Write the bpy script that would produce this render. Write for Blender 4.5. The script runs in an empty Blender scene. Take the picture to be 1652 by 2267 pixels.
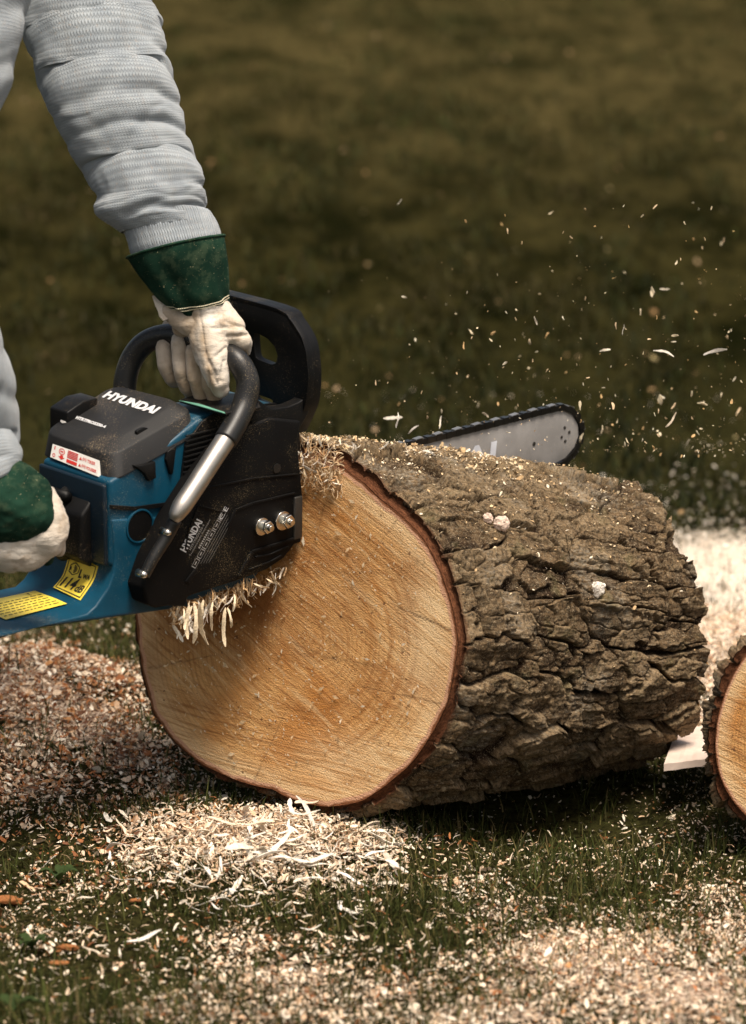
import bpy, bmesh, math, random
import numpy as np
from mathutils import Vector, Matrix
R_ = math.radians
rng = np.random.default_rng(7)
random.seed(7)
sc = bpy.context.scene
COL = sc.collection

# ------------------------------------------------------------------ camera, world, sun, exposure
PITCH = 11.0; HC = 1.12; F = 7520.0; CX, CY = 826.0, 1133.5
cp, sp = math.cos(R_(PITCH)), math.sin(R_(PITCH))
C0 = np.array([0, 0, HC]); FW = np.array([0, cp, -sp]); UPV = np.array([0, sp, cp]); RT = np.array([1., 0, 0])
cam = bpy.data.cameras.new("camera"); camo = bpy.data.objects.new("camera", cam); COL.objects.link(camo)
camo.location = C0; camo.rotation_euler = (R_(90 - PITCH), 0, 0)
cam.sensor_fit = 'VERTICAL'; cam.sensor_height = 24; cam.sensor_width = 24; cam.lens = 24 * F / 2267
cam.clip_start = .05; cam.clip_end = 3000
cam.dof.use_dof = True; cam.dof.focus_distance = 3.98; cam.dof.aperture_fstop = 3.6
sc.camera = camo

SUN_EL, SUN_AZ = 67.0, 154.0      # azimuth measured from +Y (away from the camera) towards +X (right)
w = bpy.data.worlds.new("World"); sc.world = w; w.use_nodes = True
wn = w.node_tree; bg = wn.nodes["Background"]
sky = wn.nodes.new("ShaderNodeTexSky"); sky.sky_type = 'NISHITA'; sky.sun_disc = False
sky.sun_elevation = R_(SUN_EL); sky.sun_rotation = R_(SUN_AZ)
sky.air_density = 1.0; sky.dust_density = 3.0
tn = wn.nodes.new('ShaderNodeMix'); tn.data_type = 'RGBA'; tn.blend_type = 'MULTIPLY'; tn.inputs[0].default_value = 1; tn.inputs[7].default_value = (1, .84, .66, 1)   # thin warm overcast in front of the blue
wn.links.new(sky.outputs[0], tn.inputs[6]); wn.links.new(tn.outputs[2], bg.inputs[0]); bg.inputs[1].default_value = 0.145
sun = bpy.data.lights.new("sun", 'SUN'); suno = bpy.data.objects.new("sun", sun); COL.objects.link(suno)
sun.energy = 3.4; sun.angle = R_(20); sun.color = (1, .93, .82)
sd = Vector((math.sin(R_(SUN_AZ)) * math.cos(R_(SUN_EL)), math.cos(R_(SUN_AZ)) * math.cos(R_(SUN_EL)), math.sin(R_(SUN_EL))))
suno.rotation_euler = sd.to_track_quat('Z', 'Y').to_euler()
sc.view_settings.view_transform = 'Standard'; sc.view_settings.look = 'None'
sc.view_settings.gamma = 1; sc.view_settings.exposure = 0.62
sc.render.engine = 'CYCLES'; sc.cycles.max_bounces = 6; sc.cycles.use_denoising = True

# ------------------------------------------------------------------ geometry helpers
def W(px, py, d):
    return C0 + FW * d + RT * ((px - CX) * d / F) + UPV * ((CY - py) * d / F)
def ray(px, py):
    return FW + RT * ((px - CX) / F) + UPV * ((CY - py) / F)
def on_plane(px, py, p0, n):
    r = ray(px, py); return C0 + r * (np.dot(p0 - C0, n) / np.dot(r, n))
def GP(px, py, z=0.0):
    return on_plane(px, py, np.array([0, 0, z]), np.array([0, 0, 1.]))
def project(P):
    Q = np.asarray(P) - C0; d = Q @ FW
    return CX + (Q @ RT) / d * F, CY - (Q @ UPV) / d * F, d
def unit(v):
    v = np.asarray(v, float); return v / np.linalg.norm(v)
def root_of(o):
    while o.parent is not None: o = o.parent
    return o
def build(name, verts, faces, mat=None, parent=None, smooth=False, attrs=None, mats=None, midx=None, uv=None, bevel=0, label=None):
    """verts in world space; a child keeps the frame of its root"""
    verts = np.asarray(verts, dtype=np.float64).reshape(-1, 3)
    off = np.zeros(3)
    if parent is not None: off = np.array(root_of(parent).location)
    me = bpy.data.meshes.new(name)
    v = verts - off
    if isinstance(faces, np.ndarray):
        k = faces.shape[1]; nf = len(faces)
        me.vertices.add(len(v)); me.vertices.foreach_set('co', v.astype(np.float32).ravel())
        me.loops.add(nf * k); me.loops.foreach_set('vertex_index', faces.astype(np.int32).ravel())
        me.polygons.add(nf)
        me.polygons.foreach_set('loop_start', np.arange(0, nf * k, k, dtype=np.int32))
        me.polygons.foreach_set('loop_total', np.full(nf, k, dtype=np.int32))
        me.update(calc_edges=True); me.validate()
    else:
        me.from_pydata([tuple(a) for a in v], [], [tuple(int(i) for i in f) for f in faces]); me.update()
    if attrs:
        for k, val in attrs.items():
            val = np.asarray(val, dtype=np.float32)
            if val.ndim == 2:
                a = me.attributes.new(k, 'FLOAT_COLOR', 'POINT')
                if val.shape[1] == 3: val = np.hstack([val, np.ones((len(val), 1), np.float32)])
                a.data.foreach_set('color', val.ravel())
            else:
                a = me.attributes.new(k, 'FLOAT', 'POINT'); a.data.foreach_set('value', val)
    if uv is not None:
        ul = me.uv_layers.new(name='UVMap'); li = np.zeros(len(me.loops), dtype=np.int32)
        me.loops.foreach_get('vertex_index', li)
        ul.data.foreach_set('uv', np.asarray(uv, dtype=np.float32)[li].ravel())
    for m in (mats or [mat]):
        if m: me.materials.append(m)
    if midx is not None: me.polygons.foreach_set('material_index', np.asarray(midx, dtype=np.int32))
    if smooth: me.polygons.foreach_set('use_smooth', np.ones(len(me.polygons), dtype=bool))
    o = bpy.data.objects.new(name, me); COL.objects.link(o)
    if parent is not None: o.parent = parent
    if bevel:
        b = o.modifiers.new('bevel', 'BEVEL'); b.width = bevel; b.segments = 3; b.limit_method = 'ANGLE'; b.angle_limit = R_(35)
        try: b.harden_normals = False
        except Exception: pass
        me.polygons.foreach_set('use_smooth', np.ones(len(me.polygons), dtype=bool))
    if label: o['label'] = label
    return o
def tag(o, label, cat, group=None, kind=None):
    o['label'] = label; o['category'] = cat
    if group: o['group'] = group
    if kind: o['kind'] = kind
    return o
def empty(name, loc):
    o = bpy.data.objects.new(name, None); COL.objects.link(o); o.location = tuple(loc); o.empty_display_size = .05
    return o
class MB:
    def __init__(s): s.v = []; s.f = []
    def add(s, v, f):
        n = len(s.v); s.v += [np.asarray(a, float) for a in v]; s.f += [tuple(i + n for i in q) for q in f]
    def build(s, name, mat, parent=None, **k): return build(name, np.array(s.v), s.f, mat, parent, **k)
def tube_geo(pts, rad, seg=20, caps=True, ref=None):
    pts = np.asarray(pts, float); n = len(pts); rad = np.broadcast_to(np.asarray(rad, float), (n,))
    T = np.gradient(pts, axis=0); T /= np.linalg.norm(T, axis=1)[:, None] + 1e-12
    a = np.array([0, 0, 1.]) if ref is None else np.asarray(ref, float)
    if abs(np.dot(a, T[0])) > .9: a = np.array([1., 0, 0])
    N = unit(a - T[0] * np.dot(a, T[0])); v = []; 
    for i in range(n):
        N = unit(N - T[i] * np.dot(N, T[i])); B = np.cross(T[i], N)
        for k in range(seg):
            t = 2 * math.pi * k / seg; v.append(pts[i] + (N * math.cos(t) + B * math.sin(t)) * rad[i])
    f = [(i * seg + k, i * seg + (k + 1) % seg, (i + 1) * seg + (k + 1) % seg, (i + 1) * seg + k) for i in range(n - 1) for k in range(seg)]
    if caps: f += [tuple(range(seg))[::-1], tuple(range((n - 1) * seg, n * seg))]
    return v, f
def spline(P, n):
    """Catmull-Rom through the rows of P (any number of columns)"""
    P = np.asarray(P, float); m = len(P)
    Q = np.vstack([2 * P[0] - P[1], P, 2 * P[-1] - P[-2]])
    t = np.linspace(0, m - 1, n); i = np.minimum(t.astype(int), m - 2); u = (t - i)[:, None]
    p0, p1, p2, p3 = Q[i], Q[i + 1], Q[i + 2], Q[i + 3]
    return .5 * ((2 * p1) + (-p0 + p2) * u + (2 * p0 - 5 * p1 + 4 * p2 - p3) * u ** 2 + (-p0 + 3 * p1 - 3 * p2 + p3) * u ** 3)

# ------------------------------------------------------------------ numpy noise
def _h(ix, iy, iz, s):
    n = (ix.astype(np.int64) * 374761393 + iy.astype(np.int64) * 668265263 + iz.astype(np.int64) * 2147483647 + s * 1274126177) & 0xffffffff
    n = ((n ^ (n >> 13)) * 1274126177) & 0xffffffff
    n = ((n ^ (n >> 15)) * 2246822519) & 0xffffffff
    return ((n ^ (n >> 16)) & 0xffffff) / float(0xffffff)
def vn(x, y, z=0, s=0):
    x = np.asarray(x, float); y = np.asarray(y, float); z = np.zeros_like(x) + z
    ix, iy, iz = np.floor(x), np.floor(y), np.floor(z); fx, fy, fz = x - ix, y - iy, z - iz
    fx, fy, fz = [q * q * (3 - 2 * q) for q in (fx, fy, fz)]; r = 0
    for a in (0, 1):
        for b in (0, 1):
            for c in (0, 1):
                r = r + _h(ix + a, iy + b, iz + c, s) * (fx if a else 1 - fx) * (fy if b else 1 - fy) * (fz if c else 1 - fz)
    return r
def fbm(x, y, z=0, o=4, s=0):
    r = 0; a = .5; k = 1
    for i in range(o): r = r + a * (vn(np.asarray(x) * k, np.asarray(y) * k, np.asarray(z) * k, s + i) - .5); a *= .5; k *= 2.03
    return r * 2
def sstep(a, b, x):
    t = np.clip((x - a) / (b - a), 0, 1); return t * t * (3 - 2 * t)
def voro(u, v, nu, s=0, off=False):
    """F1, F2 and id of the nearest cell; periodic in u with period nu"""
    iu, iv = np.floor(u), np.floor(v); f1 = np.full(u.shape, 9.); f2 = np.full(u.shape, 9.); idn = np.zeros(u.shape); ox = np.zeros(u.shape); oy = np.zeros(u.shape)
    for a in (-1, 0, 1):
        for b in (-1, 0, 1):
            cu, cv = iu + a, iv + b; cm = np.mod(cu, nu)
            x = cu + .12 + .76 * _h(cm, cv, 0 * cu, s); y = cv + .12 + .76 * _h(cm, cv, 0 * cu + 1, s)
            d = np.hypot(x - u, y - v); c = _h(cm, cv, 0 * cu + 2, s)
            m = d < f1; f2 = np.where(m, f1, np.minimum(f2, d)); idn = np.where(m, c, idn); ox = np.where(m, u - x, ox); oy = np.where(m, v - y, oy); f1 = np.where(m, d, f1)
    if off: return f1, f2, idn, ox, oy
    return f1, f2, idn

# ------------------------------------------------------------------ materials
class NT:
    def __init__(s, name, rough=.7, spec=.3, metal=0):
        s.m = bpy.data.materials.new(name); s.m.use_nodes = True; s.t = s.m.node_tree; s.b = s.t.nodes['Principled BSDF']
        s.set('Roughness', rough); s.set('Specular IOR Level', spec); s.set('Metallic', metal)
    def node(s, t, **k):
        n = s.t.nodes.new(t)
        for a, b in k.items(): setattr(n, a, b)
        return n
    def link(s, a, b): s.t.links.new(a, b)
    def set(s, k, v):
        if hasattr(v, 'is_output'): s.link(v, s.b.inputs[k])
        else:
            s.b.inputs[k].default_value = (*v, 1) if isinstance(v, tuple) and len(v) == 3 else v
    def _in(s, sock, v):
        if hasattr(v, 'is_output'): s.link(v, sock)
        elif isinstance(v, tuple) and len(v) == 3 and sock.type == 'RGBA': sock.default_value = (*v, 1)
        else: sock.default_value = v
    def math(s, op, a, b=0.0, clamp=False):
        n = s.node('ShaderNodeMath', operation=op, use_clamp=clamp); s._in(n.inputs[0], a); s._in(n.inputs[1], b); return n.outputs[0]
    def mr(s, x, a, b, c=0., d=1., smooth=True):
        n = s.node('ShaderNodeMapRange', interpolation_type='SMOOTHSTEP' if smooth else 'LINEAR')
        for i, v in enumerate((x, a, b, c, d)): s._in(n.inputs[i], v)
        return n.outputs[0]
    def mix(s, f, a, b, mode='MIX'):
        n = s.node('ShaderNodeMix', data_type='RGBA', blend_type=mode); s._in(n.inputs[0], f); s._in(n.inputs[6], a); s._in(n.inputs[7], b); return n.outputs[2]
    def coord(s, kind='Object'): return s.node('ShaderNodeTexCoord').outputs[kind]
    def attr(s, name, out='Fac'): return s.node('ShaderNodeAttribute', attribute_name=name).outputs[out]
    def mapping(s, v, scale=(1, 1, 1), rot=(0, 0, 0), loc=(0, 0, 0)):
        if any(rot) and tuple(scale) != (1, 1, 1): v = s.mapping(v, (1, 1, 1), rot); rot = (0, 0, 0)
        n = s.node('ShaderNodeMapping'); s.link(v, n.inputs[0]); n.inputs[1].default_value = loc; n.inputs[2].default_value = rot; n.inputs[3].default_value = scale; return n.outputs[0]
    def noise(s, v, scale=5, detail=4, rough=.55, dist=0., out=0):
        n = s.node('ShaderNodeTexNoise'); s.link(v, n.inputs['Vector']); n.inputs['Scale'].default_value = scale
        n.inputs['Detail'].default_value = detail; n.inputs['Roughness'].default_value = rough; n.inputs['Distortion'].default_value = dist; return n.outputs[out]
    def vor(s, v, scale=5, out='Distance', feat='F1'):
        n = s.node('ShaderNodeTexVoronoi', feature=feat); s.link(v, n.inputs['Vector']); n.inputs['Scale'].default_value = scale; return n.outputs[out]
    def sep(s, v):
        n = s.node('ShaderNodeSeparateXYZ'); s.link(v, n.inputs[0]); return n.outputs
    def comb(s, x=0., y=0., z=0.):
        n = s.node('ShaderNodeCombineXYZ'); s._in(n.inputs[0], x); s._in(n.inputs[1], y); s._in(n.inputs[2], z); return n.outputs[0]
    def bump(s, h, strength=.5, dist=.001, normal=None):
        n = s.node('ShaderNodeBump'); s.link(h, n.inputs['Height']); n.inputs['Strength'].default_value = strength; n.inputs['Distance'].default_value = dist
        if normal is not None: s.link(normal, n.inputs['Normal'])
        s.link(n.outputs[0], s.b.inputs['Normal']); return n.outputs[0]
    def hsv(s, c, h=.5, sa=1., v=1.):
        n = s.node('ShaderNodeHueSaturation'); s._in(n.inputs['Hue'], h); s._in(n.inputs['Saturation'], sa); s._in(n.inputs['Value'], v); s._in(n.inputs['Color'], c); return n.outputs[0]

def mat_plain(name, col, rough=.5, metal=0., spec=.4, dust=0., tint=(.5, .38, .24), wear=.15, big=0.):
    m = NT(name, rough, spec, metal); oc = m.coord()
    n1 = m.noise(oc, 30, 5); c = m.mix(m.mr(n1, .3, .75), tuple(x * (1 - wear) for x in col), tuple(min(1, x * (1 + wear)) for x in col))
    h = m.noise(oc, 900, 2)
    if dust:
        a = m.noise(oc, 1000, 3, .7); b = m.noise(oc, 14, 3)
        thr = m.mr(b, .3, .7, .74 - dust * .02, .60 - dust * .04)
        sp_ = m.mr(m.math('SUBTRACT', a, thr), 0, .05)
        c = m.mix(sp_, c, tint)
        m.set('Roughness', m.mix(sp_, (rough,) * 3, (.9,) * 3))
    m.set('Base Color', c)
    m.bump(h, .25, .0004)
    return m.m
def mat_attr(name, rough=.8, spec=.2, bump=0., trans=0.):
    m = NT(name, rough, spec); c = m.attr('col', 'Color'); oc = m.coord()
    c = m.mix(m.mr(m.noise(oc, 400, 2), .3, .7), m.hsv(c, v=.8), m.hsv(c, v=1.15)); m.set('Base Color', c)
    if bump: m.bump(m.noise(oc, 700, 3), bump, .0006)
    if trans:
        t = m.node('ShaderNodeBsdfTranslucent'); m.link(c, t.inputs[0]); x = m.node('ShaderNodeMixShader'); x.inputs[0].default_value = trans
        m.link(m.b.outputs[0], x.inputs[1]); m.link(t.outputs[0], x.inputs[2]); m.link(x.outputs[0], m.t.nodes['Material Output'].inputs[0])
    return m.m

def mat_bark():
    m = NT('bark', .92, .15); h = m.attr('h'); e = m.attr('endm'); q = m.attr('lq', 'Color'); oc = m.coord()
    fine = m.noise(m.mapping(q, (1, .22, 1)), 420, 6, .7); mid = m.noise(oc, 55, 5, .6); pore = m.noise(oc, 260, 5, .75)
    c = m.mix(m.mr(mid, .35, .65), (.048, .029, .014), (.165, .106, .054)); tn_ = m.attr('tone'); c = m.mix(m.mr(tn_, .40, .75, 0, .65), c, (.27, .192, .110)); c = m.mix(m.mr(tn_, .42, .15, 0, .5), c, (.075, .047, .026))
    c = m.mix(m.mr(fine, .52, .68), c, (.34, .265, .17))
    c = m.mix(m.mr(pore, .50, .60), c, (.022, .015, .009))
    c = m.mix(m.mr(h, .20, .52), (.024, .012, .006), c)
    lich = m.math('MULTIPLY', m.mr(m.noise(q, 22, 4), .56, .70), m.mr(pore, .35, .5)); grit = m.noise(oc, 520, 4, .8); c = m.mix(m.math('MULTIPLY', m.mr(grit, .55, .62), .55), c, (.46, .36, .235)); c = m.mix(m.math('MULTIPLY', m.mr(grit, .45, .39), .8), c, (.016, .011, .007)); c = m.mix(m.math('MULTIPLY', lich, .25), c, (.20, .18, .08))
    gr = m.math('MULTIPLY', m.mr(m.noise(q, 9, 3), .52, .66), m.mr(fine, .4, .6)); c = m.mix(m.math('MULTIPLY', gr, .5), c, (.27, .24, .19))
    ec = m.mix(m.mr(m.noise(q, 150, 4, .7), .35, .7), (.055, .019, .008), (.19, .075, .034))
    c = m.mix(e, c, ec)
    m.set('Base Color', c)
    m.bump(m.math('ADD', m.math('MULTIPLY', fine, .8), pore), 1.0, .0022)
    return m.m
def mat_wood():
    m = NT('cut_wood', .72, .22); p = m.attr('fc', 'Color'); rim = m.attr('rim'); dk = m.attr('stain_shade'); ck = m.attr('crack'); pale = m.attr('pale')
    wob = m.noise(p, 7, 3); 
    x, y, _ = m.sep(p)
    # growth rings around the pith
    dx = m.math('SUBTRACT', x, .06); dy = m.math('ADD', y, .03)
    rr = m.math('SQRT', m.math('ADD', m.math('MULTIPLY', m.math('MULTIPLY', dx, dx), .8), m.math('MULTIPLY', dy, dy)))
    rr = m.math('ADD', m.math('MULTIPLY', m.math('MULTIPLY', rim, .19), .75), m.math('MULTIPLY', rr, .25))
    rr = m.math('ADD', rr, m.math('MULTIPLY', wob, .014))
    ring = m.math('SINE', m.math('MULTIPLY', rr, 1150.)); ring2 = m.noise(m.comb(m.math('MULTIPLY', rr, 90.), 0., 0.), 1, 3, .7)
    # saw marks
    pw = m.node('ShaderNodeVectorMath', operation='ADD'); m.link(p, pw.inputs[0]); nv = m.node('ShaderNodeVectorMath', operation='SCALE'); m.link(m.noise(p, 9, 2, out=1), nv.inputs[0]); nv.inputs['Scale'].default_value = .012; m.link(nv.outputs[0], pw.inputs[1]); pw = pw.outputs[0]
    st = m.noise(m.mapping(pw, (9, 210, 1), (0, 0, R_(27))), 1, 5, .75); st2 = m.noise(m.mapping(pw, (6, 75, 1), (0, 0, R_(30))), 1, 4, .65)
    st3 = m.noise(m.mapping(pw, (9, 230, 1), (0, 0, R_(3))), 1, 4, .7)
    low = m.mr(y, -.16, -.02); stm = m.mix(low, st3, st)
    c = m.mix(m.mr(ring2, .3, .7), (.62, .33, .115), (.76, .47, .20))
    c = m.mix(m.mr(m.noise(p, 6.5, 5, .6, .8), .42, .66, 0, .85), c, (.50, .20, .040))
    c = m.mix(m.math('MULTIPLY', m.mr(ring2, .50, .60), .55), c, (.44, .19, .05))
    c = m.mix(m.math('MULTIPLY', m.mr(ring, .2, .8), .34), c, (.36, .17, .06))
    c = m.mix(m.math('MULTIPLY', m.mr(stm, .49, .61), .66), c, (.27, .105, .03))
    c = m.mix(m.math('MULTIPLY', m.mr(st2, .52, .66), .5), c, (.86, .62, .34))
    c = m.mix(m.math('MULTIPLY', m.attr('arc'), m.mr(m.noise(p, 30, 4), .3, .6, .45, 1.)), c, (.36, .145, .03))
    c = m.mix(pale, c, m.mix(m.mr(stm, .42, .64), (.86, .66, .40), (.62, .38, .17)))
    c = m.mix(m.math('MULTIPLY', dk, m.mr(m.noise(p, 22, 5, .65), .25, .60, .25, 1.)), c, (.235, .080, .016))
    speck = m.math('MULTIPLY', m.mr(m.noise(p, 130, 2, .4), .70, .74), .8); c = m.mix(speck, c, (.12, .05, .02))
    c = m.mix(ck, c, (.07, .03, .012))
    rimn = m.math('ADD', rim, m.math('MULTIPLY', m.math('SUBTRACT', m.noise(p, 35, 4), .5), .05)); c = m.mix(m.mr(rimn, .965, .975), c, (.56, .31, .19)); c = m.mix(m.mr(rimn, .985, .995), c, (.20, .075, .03))
    m.set('Base Color', c)
    m.bump(m.math('ADD', m.math('MULTIPLY', stm, 1.2), m.noise(p, 500, 3)), 1.0, .0026)
    return m.m
def mat_knit(rib=False):
    m = NT('ribbed_knit' if rib else 'knit_wool', .95, .1); uv = m.coord('UV'); u, v, _ = m.sep(uv); oc = m.coord()
    N, M_ = (110, 46) if rib else (128, 150)
    a = m.math('FRACT', m.math('MULTIPLY', u, float(N))); tri = m.math('ABSOLUTE', m.math('SUBTRACT', a, .5))
    col_ = m.mr(tri, .30, .5); 
    vv = m.math('FRACT', m.math('ADD', m.math('MULTIPLY', v, float(M_)), m.math('MULTIPLY', tri, 1.3))); row = m.mr(m.math('ABSOLUTE', m.math('SUBTRACT', vv, .5)), .22, .5)
    gap = m.math('MAXIMUM', m.math('MULTIPLY', row, .35 if rib else .8), m.math('MULTIPLY', col_, 1.0 if rib else .55))
    n = m.noise(oc, 40, 4); f = m.noise(oc, 1200, 2)
    c = m.mix(m.mr(n, .3, .7), (.295, .335, .372), (.385, .425, .455)); c = m.mix(m.math('MULTIPLY', gap, .62), c, (.11, .125, .14)); c = m.mix(m.math('MULTIPLY', m.math('ADD', m.mr(m.math('FRACT', m.math('MULTIPLY', u, 7.)), .90, .93), m.mr(m.noise(oc, 160, 4, .7), .66, .70)), .12), c, (.25, .22, .19))
    c = m.mix(m.math('MULTIPLY', m.mr(m.noise(oc, 300, 3), .6, .7), .3), c, (.48, .36, .26))
    m.set('Base Color', c); m.set('Sheen Weight', .35)
    m.bump(m.math('SUBTRACT', m.math('MULTIPLY', f, .35), gap), .8, .0013)
    return m.m
def mat_glove():
    m = NT('pale_leather', .85, .15); oc = m.coord()
    c = m.mix(m.mr(m.noise(oc, 18, 5), .35, .7), (.66, .61, .54), (.56, .48, .38))
    d = m.mr(m.noise(oc, 34, 6, .7), .5, .68); c = m.mix(m.math('MULTIPLY', d, .6), c, (.30, .195, .105))
    c = m.mix(m.math('MULTIPLY', m.mr(m.noise(oc, 700, 2), .6, .75), .35), c, (.25, .18, .12)); c = m.mix(m.attr('dirt_shade'), c, m.mix(m.noise(oc, 90, 4), (.20, .13, .07), (.46, .36, .25)))
    m.set('Base Color', c); m.set('Sheen Weight', .2)
    m.bump(m.math('ADD', m.noise(m.mapping(oc, (1, 1, 2.5)), 60, 5), m.math('MULTIPLY', m.noise(oc, 900, 2), .25)), .55, .004)
    return m.m
def mat_green(name='green_canvas'):
    m = NT(name, .9, .12); oc = m.coord()
    c = m.mix(m.mr(m.noise(oc, 22, 5), .35, .7), (.004, .019, .011), (.011, .040, .024))
    sp_ = m.mr(m.noise(oc, 420, 3, .7), .66, .72); sp_ = m.math('MULTIPLY', sp_, m.mr(m.noise(oc, 16, 3), .3, .5)); c = m.mix(m.math('MULTIPLY', m.mr(m.noise(oc, 45, 5, .7), .5, .65), .5), c, (.05, .075, .042)); c = m.mix(sp_, c, (.50, .44, .26))
    m.set('Base Color', c); wv = m.noise(m.mapping(oc, (1, 1, 1)), 1500, 1); m.bump(wv, .4, .0008)
    return m.m
def mat_ground():
    m = NT('turf_soil', 1., .0); s = m.attr('dust'); oc = m.coord(); far = m.attr('far')
    n = m.noise(oc, 90, 6, .65); n2 = m.noise(m.mapping(oc, (1, .38, 1)), 4.2, 6, .72); n3 = m.noise(m.mapping(oc, (1, .45, 1)), 24, 6, .7)
    c = m.mix(m.mr(n, .35, .65), (.010, .009, .004), (.040, .038, .013))
    g = m.mix(m.mr(n2, .35, .65), (.0045, .0052, .0015), (.030, .026, .0085)); g = m.mix(m.math('MULTIPLY', m.mr(n3, .48, .62), .55), g, (.007, .007, .003))
    fc = m.mix(m.mr(n2, .3, .7), (.012, .012, .004), (.070, .055, .021)); fc = m.mix(m.math('MULTIPLY', m.mr(n3, .46, .62), .55), fc, (.014, .013, .005))
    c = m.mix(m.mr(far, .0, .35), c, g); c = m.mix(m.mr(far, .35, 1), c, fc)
    dn = m.noise(oc, 260, 5, .7); dc = m.mix(m.mr(dn, .35, .62), (.24, .13, .075), (.74, .60, .47)); 
    dc = m.mix(m.attr('pale_far'), dc, m.mix(m.mr(dn, .3, .62), (.48, .36, .25), (.84, .75, .63)))  # sawdust colour turns paler beyond the log
    dens = m.mr(m.math('ADD', s, m.math('MULTIPLY', m.math('SUBTRACT', n, .5), 2.0)), .48, .85)
    c = m.mix(dens, c, dc); m.set('Base Color', c); m.bump(m.math('ADD', n, m.math('MULTIPLY', dn, .4)), .9, .008)
    return m.m

M = dict(bark=mat_bark(), wood=mat_wood(), knit=mat_knit(), rib=mat_knit(True), glove=mat_glove(), green=mat_green(), ground=mat_ground(),
    black=mat_plain('black_plastic', (.0036, .0036, .0038), .5, spec=.2, dust=.4, tint=(.34, .25, .15)),
    black_dusty=mat_plain('dusty_black_plastic', (.0026, .0024, .0024), .65, spec=.14, dust=.55, tint=(.30, .23, .13)),
    cover=mat_plain('matt_black_plastic', (.012, .012, .0125), .62, spec=.35, dust=.4),
    rubber=mat_plain('black_rubber', (.0085, .0085, .0085), .42, spec=.45, dust=.15),
    blue=mat_plain('blue_plastic', (.001, .044, .082), .45, spec=.32, dust=.7, tint=(.36, .36, .30)),
    blue_shaded=mat_plain('shaded_blue_plastic', (.0015, .010, .020), .5, spec=.4, dust=.5),
    steel=mat_plain('brushed_steel', (.42, .395, .36), .44, metal=1., spec=.5), zinc=mat_plain('zinc_plated_steel', (.62, .60, .56), .25, metal=1., dust=.4),
    bar=mat_plain('grey_painted_steel', (.27, .258, .25), .5, metal=0., dust=.5, tint=(.6, .5, .36)), chain=mat_plain('oily_chain_steel', (.035, .032, .03), .35, metal=.8, spec=.5),
    shiny=mat_plain('polished_chain_steel', (.34, .33, .32), .38, metal=.8), white=mat_plain('white_print', (.55, .55, .56), .6, wear=.05), sticker=mat_plain('white_sticker', (.72, .70, .66), .5, wear=.04),
    red=mat_plain('red_print', (.55, .03, .02), .55, wear=.05), yellow=mat_plain('yellow_sticker', (.78, .60, .07), .45, wear=.06, dust=.1), ink=mat_plain('black_print', (.02, .018, .015), .6),
    grayp=mat_plain('faded_print', (.30, .29, .28), .6, wear=.2), thread=mat_plain('cream_thread', (.60, .55, .40), .8),
    chip=mat_attr('fresh_wood_chip', .75, .2, .4, .15), grass=mat_attr('grass_blade', .7, .10, 0, .25), leaf=mat_attr('dead_leaf', .8, .2, .5, .15),
    skin=mat_plain('skin', (.52, .30, .21), .5, wear=.08), hair=mat_plain('dark_hair', (.03, .02, .012), .5), denim=mat_plain('dark_denim', (.03, .04, .07), .9), boot=mat_plain('brown_boot_leather', (.06, .035, .018), .6),
    plank=mat_plain('weathered_plank', (.62, .50, .42), .8, dust=1.4, tint=(.8, .68, .58)))

# ------------------------------------------------------------------ ground
BLOBS = [  # px, py, rx, ry, amount of sawdust lying on the turf
    (60, 1520, 190, 75, 1.2), (190, 1600, 150, 60, 1.15), (40, 1640, 160, 60, .75), (270, 1680, 130, 55, .7), (60, 1740, 190, 60, .6), (360, 1740, 90, 40, .45), (20, 1420, 50, 30, .5), (80, 1680, 200, 90, .55),
    (560, 1850, 260, 60, .75), (780, 1840, 120, 45, .7), (350, 1880, 140, 50, .4), (640, 1800, 180, 40, .6),
    (1300, 2110, 260, 70, .95), (1120, 2020, 130, 45, .6), (1050, 1950, 90, 40, .5), (1500, 2190, 230, 70, .85), (1620, 2080, 90, 90, .75), (1590, 1980, 80, 50, .6), (1480, 2100, 160, 60, .6),
    (640, 2170, 200, 90, .65), (520, 2080, 110, 50, .55), (850, 2190, 220, 70, .6), (1100, 2240, 300, 60, .7), (450, 2230, 160, 50, .6), (1180, 2180, 200, 60, .7),
    (200, 1960, 160, 50, .3), (90, 2040, 120, 50, .3), (760, 1960, 120, 40, .25),
    (1600, 1260, 190, 85, 1.15), (1580, 1380, 160, 110, .95), (1720, 1330, 250, 120, 1.1), (1560, 1500, 120, 70, .75), (1540, 1600, 120, 60, .8), (1450, 1190, 170, 40, .5), (1600, 1090, 240, 35, .12), (1450, 1110, 200, 40, .12),
    (300, 2240, 200, 40, .4), (700, 2250, 260, 40, .6), (1480, 2250, 260, 40, .7), (980, 2120, 110, 40, .5), (1400, 2020, 120, 30, .4), (1500, 1780, 100, 60, .28), (1350, 1900, 200, 40, .2)]
def dust_at(P):
    px, py, d = project(P); s = np.zeros(len(px))
    for bx, by, rx, ry, a in BLOBS: s = np.maximum(s, a * np.exp(-(((px - bx) / rx) ** 2 + ((py - by) / ry) ** 2) * .8))
    for bx, by, rx, ry in ((250, 1470, 120, 80), (1290, 1830, 260, 75), (780, 1990, 190, 60), (330, 2010, 130, 50), (130, 2190, 160, 60), (960, 2060, 90, 50)):   # bare spots
        s *= 1 - .93 * np.exp(-((((px - bx) / rx) ** 2 + ((py - by) / ry) ** 2)) ** 1.5)
    return np.where(d > .5, s, 0)
def rise(y):
    t = np.clip(np.asarray(y, float) - 5.6, 0, None)
    return .055 * t * (1 - np.exp(-t / 2.)) * np.where(t < 25, 1, 25 / np.maximum(t, 25))
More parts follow.
